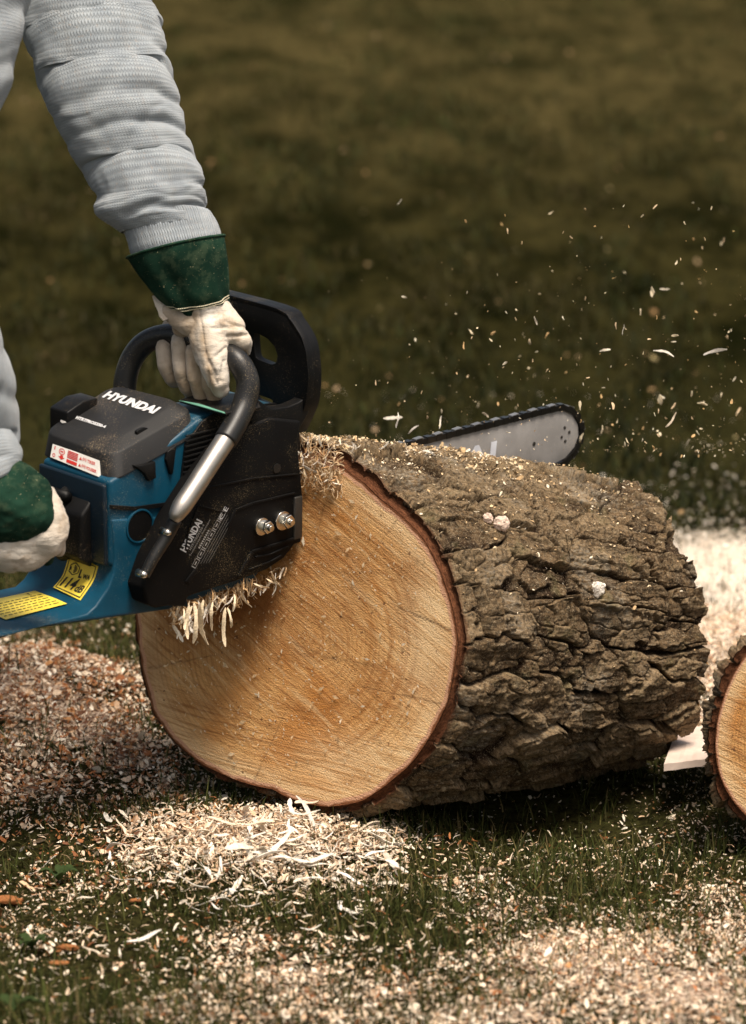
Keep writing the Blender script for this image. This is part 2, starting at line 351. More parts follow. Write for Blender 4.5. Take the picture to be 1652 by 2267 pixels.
def gz(x, y):
    x = np.asarray(x, float); y = np.asarray(y, float)
    b = fbm(x * 3, y * 3, 0, 3, 3) * .018 + fbm(x * 14, y * 14, 0, 3, 9) * .007
    flat = np.exp(-(((x - .15) / .42) ** 2 + ((y - 4.08) / .32) ** 2))
    b = b * (1 - .8 * flat) - .004
    heap = lambda px, py, rx, ry, h: h * np.exp(-(((x - GP(px, py)[0]) / rx) ** 2 + ((y - GP(px, py)[1]) / ry) ** 2))
    return b + rise(y) + heap(100, 1560, .20, .20, .045) - heap(1270, 1790, .24, .13, .045) + heap(60, 1620, .16, .22, .03) + heap(620, 1850, .20, .12, .015)  # the dip under the log is added to enlarge the shadow there
def axis_pts(lo, hi, fine, a, b):
    mid = np.arange(a, b, fine); L = [a]; s = fine
    while L[-1] > lo: s *= 1.18; L.append(L[-1] - s)
    Rr = [mid[-1]]; s = fine
    while Rr[-1] < hi: s *= 1.12; Rr.append(Rr[-1] + s)
    return np.concatenate([np.array(L[1:])[::-1], mid, np.array(Rr[1:])])
gx = axis_pts(-600, 600, .009, -.85, .95); gy = axis_pts(-300, 1500, .009, 2.6, 6.4)
X, Y = np.meshgrid(gx, gy); Z = gz(X, Y)
nx, ny = len(gx), len(gy)
idx = np.arange(nx * ny).reshape(ny, nx)
q = np.stack([idx[:-1, :-1], idx[:-1, 1:], idx[1:, 1:], idx[1:, :-1]], -1).reshape(-1, 4)
V = np.stack([X, Y, Z], -1).reshape(-1, 3)
dustv = dust_at(V); near = (V[:, 1] < 7) & (V[:, 1] > 2)
farv = np.clip((V[:, 1] - 5.6) / 6.5, 0, 1)
g = build('ground', V, q, M['ground'], smooth=True, attrs={'dust': dustv * near, 'far': farv, 'pale_far': sstep(4.6, 4.9, V[:, 1])}); g['kind'] = 'structure'; g['label'] = 'dark turf strewn with sawdust'

# ------------------------------------------------------------------ grass
def grass(name, x, y, hgt, wid, cols, flat=.5, zoff=0., label=None):
    n = len(x); z = gz(x, y) + zoff; yaw = rng.uniform(0, 2 * math.pi, n); lean = rng.uniform(.15, 1, n) * flat
    dx, dy = np.cos(yaw), np.sin(yaw); sx, sy = -dy, dx
    v = np.zeros((n, 7, 3)); prof = [(0, 1.), (.38, .85), (.74, .55), (1, 0)]
    for k, (t, wf) in enumerate(prof):
        out = hgt * lean * (t ** 1.6) * 1.1; up = hgt * (t * np.sqrt(np.clip(1 - lean ** 2 * .8, .05, 1)) - .32 * lean * t * t)
        bx, by, bz = x + dx * out, y + dy * out, z + up
        if k < 3:
            v[:, 2 * k] = np.stack([bx - sx * wid * wf / 2, by - sy * wid * wf / 2, bz], -1); v[:, 2 * k + 1] = np.stack([bx + sx * wid * wf / 2, by + sy * wid * wf / 2, bz], -1)
        else: v[:, 6] = np.stack([bx, by, bz], -1)
    b = (np.arange(n) * 7)[:, None]
    f = np.concatenate([b + np.array([0, 1, 3, 0])[None], b + np.array([0, 3, 2, 2])[None]])  # placeholder, replaced below
    tri = np.concatenate([b + np.array(t)[None] for t in ((0, 1, 3), (0, 3, 2), (2, 3, 5), (2, 5, 4), (4, 5, 6))])
    o = build(name, v.reshape(-1, 3), tri, M['grass'], attrs={'col': np.repeat(cols, 7, axis=0)}); return o
def pick(cols, n, jit=.25):
    c = np.array(cols)[rng.integers(0, len(cols), n)]; return c * (1 + rng.uniform(-jit, jit, (n, 1)))
GREENS = [(.022, .030, .007), (.036, .044, .010), (.075, .066, .024), (.014, .022, .006), (.058, .070, .016), (.042, .046, .011), (.100, .090, .026), (.028, .032, .009)]
DRY = [(.16, .12, .05), (.11, .085, .035), (.20, .15, .07), (.07, .065, .02)]
n = 120000; x = rng.uniform(-.75, .85, n); y = rng.uniform(2.85, 5.8, n)
tuft = fbm(x * 9, y * 9, 0, 3, 21); dd = dust_at(np.stack([x, y, 0 * x], -1))
keep = rng.uniform(0, 1, n) < np.clip(.68 + 1.5 * tuft - dd * .75, .07, 1); x, y = x[keep], y[keep]
n = len(x); dry = rng.uniform(0, 1, n) < .10; cols = np.where(dry[:, None], pick(DRY, n), pick(GREENS, n))
big = sstep(-.3, .4, fbm(x * 5, y * 5, 0, 2, 33)); front = sstep(3.75, 3.1, y)
h = rng.uniform(.009, .024, n) + big * rng.uniform(0, 1, n) ** 2 * (.030 + .020 * front)
o = grass('grass', x, y, h, rng.uniform(.0009, .0022, n), cols, .97); tag(o, 'short dark green grass around the log', 'grass', kind='stuff')
n = 26000; x = rng.uniform(-.7, .8, n); y = rng.uniform(2.9, 4.6, n); dd = dust_at(np.stack([x, y, 0 * x], -1)); tf = fbm(x * 8, y * 8, 0, 3, 91)
keep = rng.uniform(0, 1, n) < np.clip(.30 + 1.3 * tf - .30 * dd, .01, 1) * np.where((np.abs(x - .15) < .35) & (y > 3.85), .3, 1); x, y = x[keep], y[keep]; n = len(x)
o = grass('grass', x, y, rng.uniform(.018, .046, n), rng.uniform(.0008, .0020, n), pick([(.045, .058, .013), (.065, .076, .020), (.034, .042, .010), (.13, .11, .04), (.085, .088, .026)], n), .93); tag(o, 'longer thin grass blades standing in tufts in the foreground', 'grass', kind='stuff')
n = 70000; y = 5.6 + 9.5 * rng.uniform(0, 1, n) ** 1.25; x = rng.uniform(-1, 1, n) * (.16 * y + .35)
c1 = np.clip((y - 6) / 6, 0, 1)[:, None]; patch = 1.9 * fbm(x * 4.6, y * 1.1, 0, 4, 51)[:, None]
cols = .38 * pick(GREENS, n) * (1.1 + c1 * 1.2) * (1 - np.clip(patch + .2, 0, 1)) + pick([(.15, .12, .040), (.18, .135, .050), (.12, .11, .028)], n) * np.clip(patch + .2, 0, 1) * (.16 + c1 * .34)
k2 = rng.uniform(0, 1, n) < np.clip(.42 + fbm(x * 7, y * 2.0, 0, 3, 55) * 2.6, .04, 1)
x, y, cols = x[k2], y[k2], cols[k2]; n = len(x)
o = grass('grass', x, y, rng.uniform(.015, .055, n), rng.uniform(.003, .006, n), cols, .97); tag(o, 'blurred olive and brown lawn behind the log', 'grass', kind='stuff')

# ------------------------------------------------------------------ flakes and ribbons of wood
CREAM = [(.80, .66, .50), (.72, .54, .37), (.86, .77, .63), (.60, .40, .25), (.78, .60, .43), (.84, .72, .56)]
RUST = [(.34, .13, .045), (.26, .10, .04), (.44, .22, .09), (.16, .07, .035)]
def flakes(name, P, size, cols, tilt=.5, zl=.003):
    n = len(P); yaw = rng.uniform(0, 2 * math.pi, n); asp = rng.uniform(.3, .85, n)
    a = np.stack([np.cos(yaw), np.sin(yaw), rng.normal(0, tilt, n)], -1); a /= np.linalg.norm(a, axis=1)[:, None]
    b = np.stack([-np.sin(yaw), np.cos(yaw), rng.normal(0, tilt, n)], -1); b /= np.linalg.norm(b, axis=1)[:, None]
    nn = np.cross(a, b); s = size[:, None]; v = np.zeros((n, 6, 3)); t = asp[:, None]; cur = rng.uniform(-.25, .25, (n, 1))
    j = lambda: rng.uniform(.6, 1.15, (n, 1))
    v[:, 0] = P - a * s * j() - b * s * t * j() * .6 + nn * s * cur; v[:, 1] = P - b * s * t * j(); v[:, 2] = P + a * s * j() - b * s * t * .5 * j() + nn * s * cur
    v[:, 3] = P + a * s * .9 * j() + b * s * t * .6 * j() + nn * s * cur; v[:, 4] = P + b * s * t * j(); v[:, 5] = P - a * s * .9 * j() + b * s * t * .5 * j() + nn * s * cur
    base = (np.arange(n) * 6)[:, None]
    qd = np.concatenate([base + np.array([0, 1, 4, 5])[None], base + np.array([1, 2, 3, 4])[None]])
    return build(name, v.reshape(-1, 3), qd, M['chip'], attrs={'col': np.repeat(cols, 6, axis=0)})
def scatter(n, x0, x1, y0, y1, base=.02, gain=1., pw=1.):
    x = rng.uniform(x0, x1, n); y = rng.uniform(y0, y1, n); d = dust_at(np.stack([x, y, 0 * x], -1)); nz = fbm(x * 22, y * 22, 0, 3, 71)
    k = rng.uniform(0, 1, n) < np.clip(base + gain * d ** pw + nz * .8 * d, 0, 1); x, y, d = x[k], y[k], d[k]
    return x, y, d
x, y, d = scatter(430000, -.72, .82, 2.85, 5.0, .045, 1.0); n = len(x); z = gz(x, y) + rng.uniform(0, 1, n) * (.003 + .013 * d)
s_left = 1 + .55 * sstep(-.1, -.25, x) * (y > 3.6); P = np.stack([x, y, z], -1); c = pick(CREAM, n, .18); r = rng.uniform(0, 1, n) < .13 + .30 * sstep(.0, -.3, x) * (y > 3.6); c[r] = pick(RUST, int(r.sum()))
s = rng.lognormal(math.log(.0015), .55, n) * s_left
o = flakes('sawdust', P, np.clip(s, .0008, .0085), c, .6); tag(o, 'pale pinkish sawdust scattered over the turf in front', 'sawdust', kind='stuff')
x, y, d = scatter(60000, -.1, 1.3, 4.75, 6.9, .006, .9); n = len(x); P = np.stack([x, y, gz(x, y) + rng.uniform(0, .012, n)], -1)
o = flakes('sawdust', P, rng.uniform(.0015, .0040, n), pick([(.82, .72, .60), (.78, .66, .52), (.84, .76, .66)], n, .08), .4); tag(o, 'bright drift of sawdust on the lawn behind the log', 'sawdust', kind='stuff')
n = 300; y = 5.6 + 8 * rng.uniform(0, 1, n) ** 1.1; x = rng.uniform(-1, 1, n) * (.13 * y + .1); P = np.stack([x, y, gz(x, y) + .028], -1)
o = flakes('fallen_leaves', P, rng.uniform(.003, .010, n), pick([(.30, .19, .09), (.38, .26, .15), (.24, .14, .06), (.34, .27, .13)], n, .25), .5); tag(o, 'small dead leaves dotted over the blurred lawn', 'leaves', kind='stuff')

def ribbon(length, width, bend, twist, seed, thick=.00045, rag=.3):
    """one shaving in its own frame, centred on the origin"""
    r = np.random.default_rng(seed); m = 12; t = np.linspace(-.5, .5, m); ang = bend * t + .08 * bend * np.sin(t * 9 + r.uniform(0, 6))
    dx = np.cumsum(np.cos(ang)) * length / m; dy = np.cumsum(np.sin(ang)) * length / m; p = np.stack([dx - dx.mean(), dy - dy.mean(), np.sin(t * 5 + r.uniform(0, 6)) * length * .06], -1)
    tw = twist * t + r.uniform(-.4, .4); wd = width * (1 - (2 * np.abs(t)) ** 3 * .7) * (1 + rag * (r.uniform(-1, 1, m)))
    v = []; f = []
    for i in range(m):
        s_ = np.array([-math.sin(ang[i]) * math.cos(tw[i]), math.cos(ang[i]) * math.cos(tw[i]), math.sin(tw[i])]); T = np.array([math.cos(ang[i]), math.sin(ang[i]), 0]); nn = np.cross(T, s_)
        for a, b in ((-1, -1), (1, -1), (1, 1), (-1, 1)): v.append(p[i] + s_ * wd[i] / 2 * a + nn * thick / 2 * b)
    for i in range(m - 1):
        for k in range(4): f.append((i * 4 + k, i * 4 + (k + 1) % 4, (i + 1) * 4 + (k + 1) % 4, (i + 1) * 4 + k))
    f += [(3, 2, 1, 0), tuple(4 * m - 4 + k for k in range(4))]
    return np.array(v), f
def shaving_mesh(seed, L, wd, bend, tw, col):
    v, f = ribbon(L, wd, bend, tw, seed); o = build('wood_shaving', v, f, M['chip'], attrs={'col': np.tile(np.array(col)[None], (len(v), 1))}); return o
STRIPS = [shaving_mesh(300 + i, .052, .0052, [.45, -.5, .7, .3][i], 1.0, (.80, .66, .46)) for i in range(4)]; SU_ = [False] * 4
PROTO = []
for i in range(14):
    PROTO.append(shaving_mesh(100 + i, random.uniform(.018, .042), random.uniform(.0026, .0052), random.uniform(-.9, .9), random.uniform(-.8, .8), [(.78, .72, .62), (.80, .74, .66), (.74, .62, .47), (.76, .68, .55)][i % 4]))
used = [False] * len(PROTO)
def put(i, loc, rot, scale=1., label=None, group=None, name='wood_shaving', cat='wood shaving'):
    i %= len(PROTO)
    if not used[i]: o = PROTO[i]; used[i] = True
    else: o = PROTO[i].copy(); COL.objects.link(o)
    o.name = name; o.location = tuple(loc); o.rotation_euler = rot; o.scale = (scale,) * 3
    o['label'] = label; o['category'] = cat
    if group: o['group'] = group
    return o
# pile under the cut
cnt = 0
while cnt < 185:
    px, py = random.gauss(590, 190), random.gauss(1865, 45)
    if not (215 < px < 880 and 1795 < py < 2010): continue
    if py < 1825 and px < 420: continue
    p = GP(px, py, .02); z = gz(p[0], p[1]) + random.uniform(.004, .020) + (.01 if 480 < px < 760 and py < 1890 else 0)
    put(cnt, (p[0], p[1], z), (random.gauss(0, .35), random.gauss(0, .3), random.uniform(0, 6.28)), random.choice([.5, .6, .8, 1., 1.2, 1.7]), 'pale curled wood shaving in the heap under the cut end of the log', 'shavings heaped below the cut end'); cnt += 1
# loose ones on the grass
LOOSE = [(330, 1895, .1, 1.7, 'longest pale strip reaching left out of the heap of shavings'), (240, 1830, 1.9, 1.1, 'upright bent shaving standing in grass left of the heap'), (95, 1925, .3, 1., 'forked pale chip above the bark pieces at far left'), (75, 1990, .6, .8, 'short shaving lying against the largest orange bark piece'), (190, 1995, 0, 1., 'level shaving between the bark pieces and the heap'),
  (165, 2060, 2.2, .8, 'steep shaving just above the reddish bark crumb at lower left'), (320, 2085, .3, 1.2, 'long level shaving alone on dark grass at lower left'), (205, 2105, 2.6, 1., 'shaving touching the reddish bark crumb from the right'), (390, 2050, 1.2, .7, 'small shaving crossing above the long level one at lower left'), (690, 2055, .5, .8, 'curled chip on grass straight below the log end'),
  (850, 1935, .1, .7, 'short flat chip on grass below the big log bark edge'), (720, 2035, 1.5, .7, 'upright little shaving in the dark tuft below the heap'), (560, 1925, .2, 1.3, 'broad level shaving along the lower rim of the heap'), (945, 2150, 2.1, 1., 'tall leaning shaving in the middle of the nearest grass'), (1270, 2065, 2.4, .7, 'leaning chip on the brightest sawdust patch at lower right'),
  (1345, 2160, 1., .9, 'stout tilted chip low on the bright sawdust patch'), (1030, 2170, .7, .5, 'tiny shaving right of the tall leaning one'), (420, 1975, .2, .9, 'shaving left of centre below the heap, nearly level'), (640, 1970, .6, .8, 'tilted shaving right under the middle of the heap'), (790, 1900, .3, 1.1, 'long shaving at the right end of the heap'), (480, 2010, 2.2, .7, 'steep short shaving below the left half of the heap'), (270, 1850, 2.0, 1.2, 'second upright shaving left of the heap, nearer to it')]
for px, py, rz, s, lb in LOOSE:
    p = GP(px, py); put(cnt, (p[0], p[1], gz(p[0], p[1]) + .012), (random.gauss(0, .2), random.gauss(0, .2), rz), s, lb, 'loose shavings on the grass'); cnt += 1
# fine fibres between them
def many_ribbons(name, n, where, L, Wd, cols, label, flat=.4, seed=500):
    vs = []; fs = []; cs = []; base = 0; r = random.Random(seed)
    for k in range(n):
        v, f = ribbon(r.uniform(*L), r.uniform(*Wd), r.uniform(-.7, .7), r.uniform(-1, 1), seed + k % 40)
        m = Matrix.Rotation(r.uniform(0, 6.28), 3, 'Z') @ Matrix.Rotation(r.gauss(0, flat), 3, 'Y') @ Matrix.Rotation(r.gauss(0, flat), 3, 'X')
        v = v @ np.array(m).T + where(r); vs.append(v); fs += [tuple(i + base for i in q) for q in f]; base += len(v)
        c = np.array(r.choice(cols)) * r.uniform(.8, 1.15); cs.append(np.tile(c[None], (len(v), 1)))
    o = build(name, np.concatenate(vs), fs, M['chip'], attrs={'col': np.clip(np.concatenate(cs), 0, 1)}); tag(o, label, 'wood shavings', kind='stuff'); return o
def w1(r):
    while True:
        px, py = r.gauss(610, 180), r.gauss(1850, 42)
        if 260 < px < 900 and 1785 < py < 1990: break
    p = GP(px, py, .015); return np.array([p[0], p[1], float(gz(p[0], p[1])) + r.uniform(.001, .018)])
many_ribbons('wood_fibres', 3400, w1, (.004, .017), (.0010, .0036), CREAM, 'tangled short wood fibres filling the heap under the log end', .5)
def w2(r):
    px, py = r.uniform(0, 1652), r.uniform(1780, 2267); p = GP(px, py); return np.array([p[0], p[1], float(gz(p[0], p[1])) + r.uniform(.002, .014)])
many_ribbons('wood_fibres', 1300, w2, (.004, .016), (.0008, .0026), CREAM + RUST[:2], 'short wood fibres strewn over the grass in front', .4, 900)
# bark crumbs and small clover-like weeds at left
for px, py, s in ((20, 1985, .016), (150, 2085, .011), (130, 2115, .009), (300, 1985, .007)):
    p = GP(px, py); v = []; r = np.random.default_rng(px)
    k = 14; bm = bmesh.new(); bmesh.ops.create_icosphere(bm, subdivisions=3, radius=1)
    vv = np.array([list(a.co) for a in bm.verts]); ff = [[a.index for a in f_.verts] for f_ in bm.faces]; bm.free()
    vv = vv * (1 + .8 * fbm(vv[:, 0] * 1.6 + px, vv[:, 1] * 1.6, vv[:, 2] * 1.6, 4)[:, None] + .5 * fbm(vv[:, 0] * 6 + px, vv[:, 1] * 6, vv[:, 2] * 6, 3)[:, None]) * np.array([s, s * .5, s * .25]) + np.array([p[0], p[1], gz(p[0], p[1]) + s * .2 + .004])
    o = build('bark_piece', vv, ff, M['leaf'], smooth=True, attrs={'col': np.tile([[.33, .13, .045]], (len(vv), 1))})
    tag(o, {20: 'largest orange bark piece at the left edge of the grass', 150: 'reddish bark crumb beside a white shaving, lower left', 130: 'small orange bark crumb, the nearest on the lower left', 300: 'tiny rust bark crumb left of the shavings heap'}[px], 'bark piece')
for px, py, lab in ((70, 2090, 'small broad-leaved weed at the lower left of the grass'), (130, 1950, 'little green weed leaf left of the shavings heap'), (30, 2250, 'broad dark weed at the bottom left corner')):
    p = GP(px, py); vs = []; fs = []; r = random.Random(px)
    for k in range(7):
        a = r.uniform(0, 6.28); L = r.uniform(.012, .022); base = len(vs)
        for i in range(7):
            t = i / 6; wd = L * .36 * math.sin(math.pi * min(1, t * .93 + .05)); z = .006 + .014 * math.sin(t * 2.2)
            for sgn in (-1, 0, 1):
                vs.append([p[0] + math.cos(a) * L * t * 1.2 - math.sin(a) * wd * sgn, p[1] + math.sin(a) * L * t * 1.2 + math.cos(a) * wd * sgn, gz(p[0], p[1]) + z + (.002 if sgn else 0)])
        for i in range(6):
            for j in (0, 1): fs.append((base + i * 3 + j, base + i * 3 + j + 1, base + i * 3 + 4 + j, base + i * 3 + 3 + j))
    o = build('weed', vs, fs, M['leaf'], smooth=True, attrs={'col': np.tile([[.030, .050, .012]], (len(vs), 1))}); tag(o, lab, 'weed')

# ------------------------------------------------------------------ logs
AX = unit([math.sin(R_(47)), math.cos(R_(47)), 0])
def make_log(root_name, face_px, c_px, d, az, far_c, far_r, barkt, label, nphi, nl, seed, tilt=0., deep=1., group=None, az_far=None):
    n = unit([-math.sin(R_(az)) , -math.cos(R_(az)), tilt]); Pn = W(*c_px, d); e2 = unit(np.array([0, 0, 1.]) - n * n[2]); e1 = unit(np.cross(e2, n))
    pts = np.array([on_plane(a, b, Pn, n) - Pn for a, b in face_px]); u, v = pts @ e1, pts @ e2
    ph = np.arctan2(v, u); rr = np.hypot(u, v); o_ = np.argsort(ph); ph, rr = ph[o_], rr[o_]
    phi = np.linspace(-math.pi, math.pi, nphi, endpoint=False)
    fine = np.interp(phi, np.concatenate([ph - 2 * math.pi, ph, ph + 2 * math.pi]), np.tile(rr, 3))
    k = max(3, nphi // 90); ker = np.hanning(2 * k + 1); ker /= ker.sum(); fine = np.convolve(np.concatenate([fine[-k:], fine, fine[:k]]), ker, 'valid')
    fine = fine * (1 + .006 * fbm(np.cos(phi) * 6, np.sin(phi) * 6, seed, 3))
    root = empty(root_name, (Pn[0], Pn[1], 0)); tag(root, label, 'log', group)
    # bark shell
    t = np.linspace(0, 1, nl); PH, T = np.meshgrid(phi, t, indexing='ij')
    Cf = W(*far_c[:2], far_c[2]); L = np.linalg.norm(Cf - Pn)
    S = (PH + math.pi) / (2 * math.pi) * 1.36; Lq = T * L; cx_, sx_ = np.cos(PH) * .217, np.sin(PH) * .217
    far = np.array([1 / math.sqrt((math.cos(a) / far_r[0]) ** 2 + (math.sin(a) / far_r[1]) ** 2) for a in phi])
    bt = np.interp(phi, [-math.pi, -1.6, -.4, 0, 1.2, math.pi], barkt)
    nu = 29; wu = fbm(cx_ * 7, sx_ * 7, Lq * 5, 2, seed) * .8 + fbm(cx_ * 55, sx_ * 55, Lq * 26, 3, seed + 4) * .22; wv = fbm(cx_ * 9, sx_ * 9, Lq * 10, 2, seed + 5) * .6 + fbm(cx_ * 60, sx_ * 60, Lq * 60, 3, seed + 6) * .20
    f1, f2, cid, ox, oy = voro(S / 1.36 * nu + wu + Lq * 1.2, Lq / .118 + wv, nu, seed, True)
    edge = f2 - f1; plate = sstep(.015, .11, edge); hf = lambda a: np.mod(cid * a, 1.)
    slab = .40 + .42 * cid + ox * (hf(37.3) - .35) * .75 + oy * (hf(91.7) - .5) * .55
    g1, g2, gid, gx_, gy_ = voro(S / 1.36 * 54 + wu * 2.0 + .3 * cid, Lq / .050 + wv * 2.0 + cid, 54, seed + 9, True); sub = sstep(.0, .09, g2 - g1); gh = lambda a: np.mod(gid * a, 1.)
    chunk = (gid - .5) * .22 + gx_ * (gh(53.1) - .4) * .40 + gy_ * (gh(17.9) - .5) * .30
    k1, k2, kid = voro(S / 1.36 * 90 + wu * 2, Lq / .020 + wv * 3, 90, seed + 20); crk = sstep(.0, .08, k2 - k1)
    fib = fbm(cx_ * 170, sx_ * 170, Lq * 30, 3, seed + 7); rough = fbm(cx_ * 150, sx_ * 150, Lq * 150, 3, seed + 8); lump = fbm(cx_ * 40, sx_ * 40, Lq * 22, 3, seed + 11)
    hh = plate * (slab + chunk - (1 - sub) * .20 - (1 - crk) * .07 * (kid > .4) + (kid - .5) * .05 + lump * .10) + .02
    hh = np.clip(hh, 0, 1.2)
    h = (hh * .0300 + fib * .0022 * (.4 + plate) + rough * .0020) * deep - .011 * deep
    ne = .28 + .72 * sstep(0, .05, T); h = h * ne + .001 * (1 - ne); r = (fine[:, None] * (1 - T) + far[:, None] * T) + bt[:, None] + h
    r = np.where(T < .001, np.maximum(r, fine[:, None] * 1.006), r)
    slip = (fbm(cx_ * 40, sx_ * 40, 0, 3, seed + 2) * .003) * np.exp(-T * 30) ; slip2 = fbm(cx_ * 26, sx_ * 26, 3, 3, seed + 2) * .022 * np.exp(-(1 - T) * 20)
    nfar = unit([-math.sin(R_(az_far or az)), -math.cos(R_(az_far or az)), 0]); e2f = np.array([0, 0, 1.]); e1f = unit(np.cross(e2f, nfar)); tt_ = T[..., None]
    E1t = e1 * (1 - tt_) + e1f * tt_; E1t /= np.linalg.norm(E1t, axis=-1)[..., None]; E2t = e2 * (1 - tt_) + e2f * tt_; E2t /= np.linalg.norm(E2t, axis=-1)[..., None]
    Cc = Pn[None, None] + (Cf - Pn)[None, None] * T[..., None]
    P = Cc + (E1t * np.cos(PH)[..., None] + E2t * np.sin(PH)[..., None]) * r[..., None] + AX[None, None] * (slip + slip2 + .004 * (T < .5))[..., None]
    idx = np.arange(nphi * nl).reshape(nphi, nl); nxt = np.roll(idx, -1, axis=0)
    q = np.stack([idx[:, :-1], nxt[:, :-1], nxt[:, 1:], idx[:, 1:]], -1).reshape(-1, 4)
    # end ring between the wood rim and the bark's outside
    dirs = e1[None] * np.cos(phi)[:, None] + e2[None] * np.sin(phi)[:, None]; nr = 7; base = nphi * nl; ring = []
    for k in range(nr):
        a = k / (nr - 1); rin = fine * .999; rad = rin * (1 - a) + r[:, 0] * a
        dep = .0015 + .006 * np.sin(a * math.pi) * (.5 + vn(np.cos(phi) * 20, np.sin(phi) * 20, k)) + (slip[:, 0] + .004) * a
        ring.append(Pn[None] + dirs * rad[:, None] + AX[None] * dep[:, None])
    V = np.concatenate([P.reshape(-1, 3)] + ring)
    ri = base + np.arange(nr * nphi).reshape(nr, nphi); rn = np.roll(ri, -1, axis=1)
    q2 = np.stack([ri[:-1], ri[1:], rn[1:], rn[:-1]], -1).reshape(-1, 4)
    lq = np.stack([S + 0 * T, Lq, 0 * T], -1).reshape(-1, 3); lqe = np.concatenate([np.stack([S[:, 0], 0 * phi - .02 * k, 0 * phi], -1) for k in range(nr)])
    at = {'tone': np.concatenate([(.5 * cid + .3 * gid + .2 * kid).ravel(), np.zeros(nr * nphi)]), 'h': np.concatenate([np.clip(hh, 0, 1).ravel(), np.zeros(nr * nphi)]), 'endm': np.concatenate([(sstep(.006, .0, Lq + fbm(cx_ * 60, sx_ * 60, 0, 3) * .008) * .5).ravel(), np.ones(nr * nphi)]), 'lq': np.concatenate([lq, lqe])}
    build('bark', V, np.concatenate([q, q2]), M['bark'], root, smooth=False, attrs=at)
    # sawn face: polar grid
    m = 90; rho = np.linspace(0, 1, m) ** .8; A, B = np.meshgrid(phi[::2], rho, indexing='ij'); rf = fine[::2][:, None] * B
    U, Vv = np.cos(A) * rf, np.sin(A) * rf
    dep = fbm(U * 30, Vv * 30, 0, 3, 4) * .0008
    Pf = Pn + U[..., None] * e1 + Vv[..., None] * e2 + AX * dep[..., None]
    na = len(phi[::2]); idx = np.arange(na * m).reshape(na, m); nxt = np.roll(idx, -1, axis=0)
    q = np.stack([idx[:, :-1], idx[:, 1:], nxt[:, 1:], nxt[:, :-1]], -1).reshape(-1, 4)
    px, py, _ = project(Pf.reshape(-1, 3))
    st = np.zeros(len(px)); ck = np.zeros(len(px)); pl = sstep(.80, .95, B.ravel()) * .55
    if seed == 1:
        for bx, by, rx, ry, a in ((520, 1350, 200, 80, .95), (560, 1420, 240, 60, .5), (690, 1240, 160, 60, .6), (640, 1450, 130, 30, .5), (850, 1520, 110, 25, .4), (900, 1265, 60, 40, .45), (700, 1560, 170, 20, .35), (620, 1260, 120, 70, .55), (430, 1400, 90, 60, .55), (770, 1330, 60, 110, .35), (900, 1340, 28, 110, .30), (820, 1480, 90, 18, .4), (330, 1500, 40, 120, .45), (420, 1560, 100, 30, .35), (720, 1120, 50, 60, .35)):  # wood stains; blobs under the saw also paint its shadow on the face
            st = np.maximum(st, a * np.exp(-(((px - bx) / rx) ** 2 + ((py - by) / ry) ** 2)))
        def seg(x0, y0, x1, y1, wd, amp=4.):
            dx, dy = x1 - x0, y1 - y0; L2 = dx * dx + dy * dy; tt = np.clip(((px - x0) * dx + (py - y0) * dy) / L2, 0, 1)
            dd = np.hypot(px - x0 - tt * dx, py - y0 - tt * dy + amp * fbm(tt * 7, 0 * tt, 3, 3)); return np.exp(-(dd / (wd * (1 - .6 * tt))) ** 2)
        ck = np.maximum.reduce([.9 * np.exp(-(((px - 740) / 9) ** 2 + ((py - 1457) / 4) ** 2)), .7 * np.exp(-(((px - 748) / 3) ** 2 + ((py - 1640) / 8) ** 2)), .6 * seg(985, 1560, 800, 1520, 2.4), .5 * seg(560, 1735, 640, 1560, 2.4), .5 * seg(880, 1150, 800, 1260, 2.2), .45 * seg(330, 1480, 480, 1450, 2.6), .9 * seg(1003, 1398, 860, 1335, 2.6), .35 * seg(720, 1115, 660, 1330, 2.4), .3 * seg(860, 1270, 720, 1265, 2.2), .3 * seg(735, 1460, 640, 1420, 3), .3 * seg(735, 1460, 850, 1475, 3)])
        pl = np.maximum(pl, .7 * np.exp(-(((px - 955) / 70) ** 2 + ((py - 1400) / 190) ** 2))); pl = np.maximum(pl, .55 * np.exp(-(((px - 800) / 150) ** 2 + ((py - 1690) / 60) ** 2)))
    wob_ = .016 * fbm(np.cos(A) * 3, np.sin(A) * 3, seed, 3); Bw = B + wob_; side = .25 + .75 * sstep(-.2, .8, np.cos(A + .1))
    arc = (np.exp(-((Bw - .70) / .010) ** 2) * .9 + np.exp(-((Bw - .755) / .016) ** 2) * .55 + np.exp(-((Bw - .60) / .012) ** 2) * .5 + np.exp(-((Bw - .885) / .006) ** 2) * .45 + np.exp(-((Bw - .48) / .02) ** 2) * .3) * side * (.5 + vn(np.cos(A) * 5, np.sin(A) * 5, 1)); arc = np.clip(arc * 1.5, 0, .95).ravel()
    fo = build('sawn_face', Pf.reshape(-1, 3), q, M['wood'], root, smooth=True, attrs={'fc': np.stack([U, Vv, 0 * U], -1).reshape(-1, 3), 'rim': B.ravel(), 'stain_shade': st, 'crack': np.clip(ck, 0, 1), 'pale': pl, 'arc': arc})
    # far end
    fe = P[:, -1]; ctr = fe.mean(0)
    build('far_face', np.vstack([ctr[None], fe[::3]]), [(0, 1 + i, 1 + (i + 1) % len(fe[::3])) for i in range(len(fe[::3]))], M['wood'], root)
    return root, Pn, n, e1, e2, P, (phi, fine)

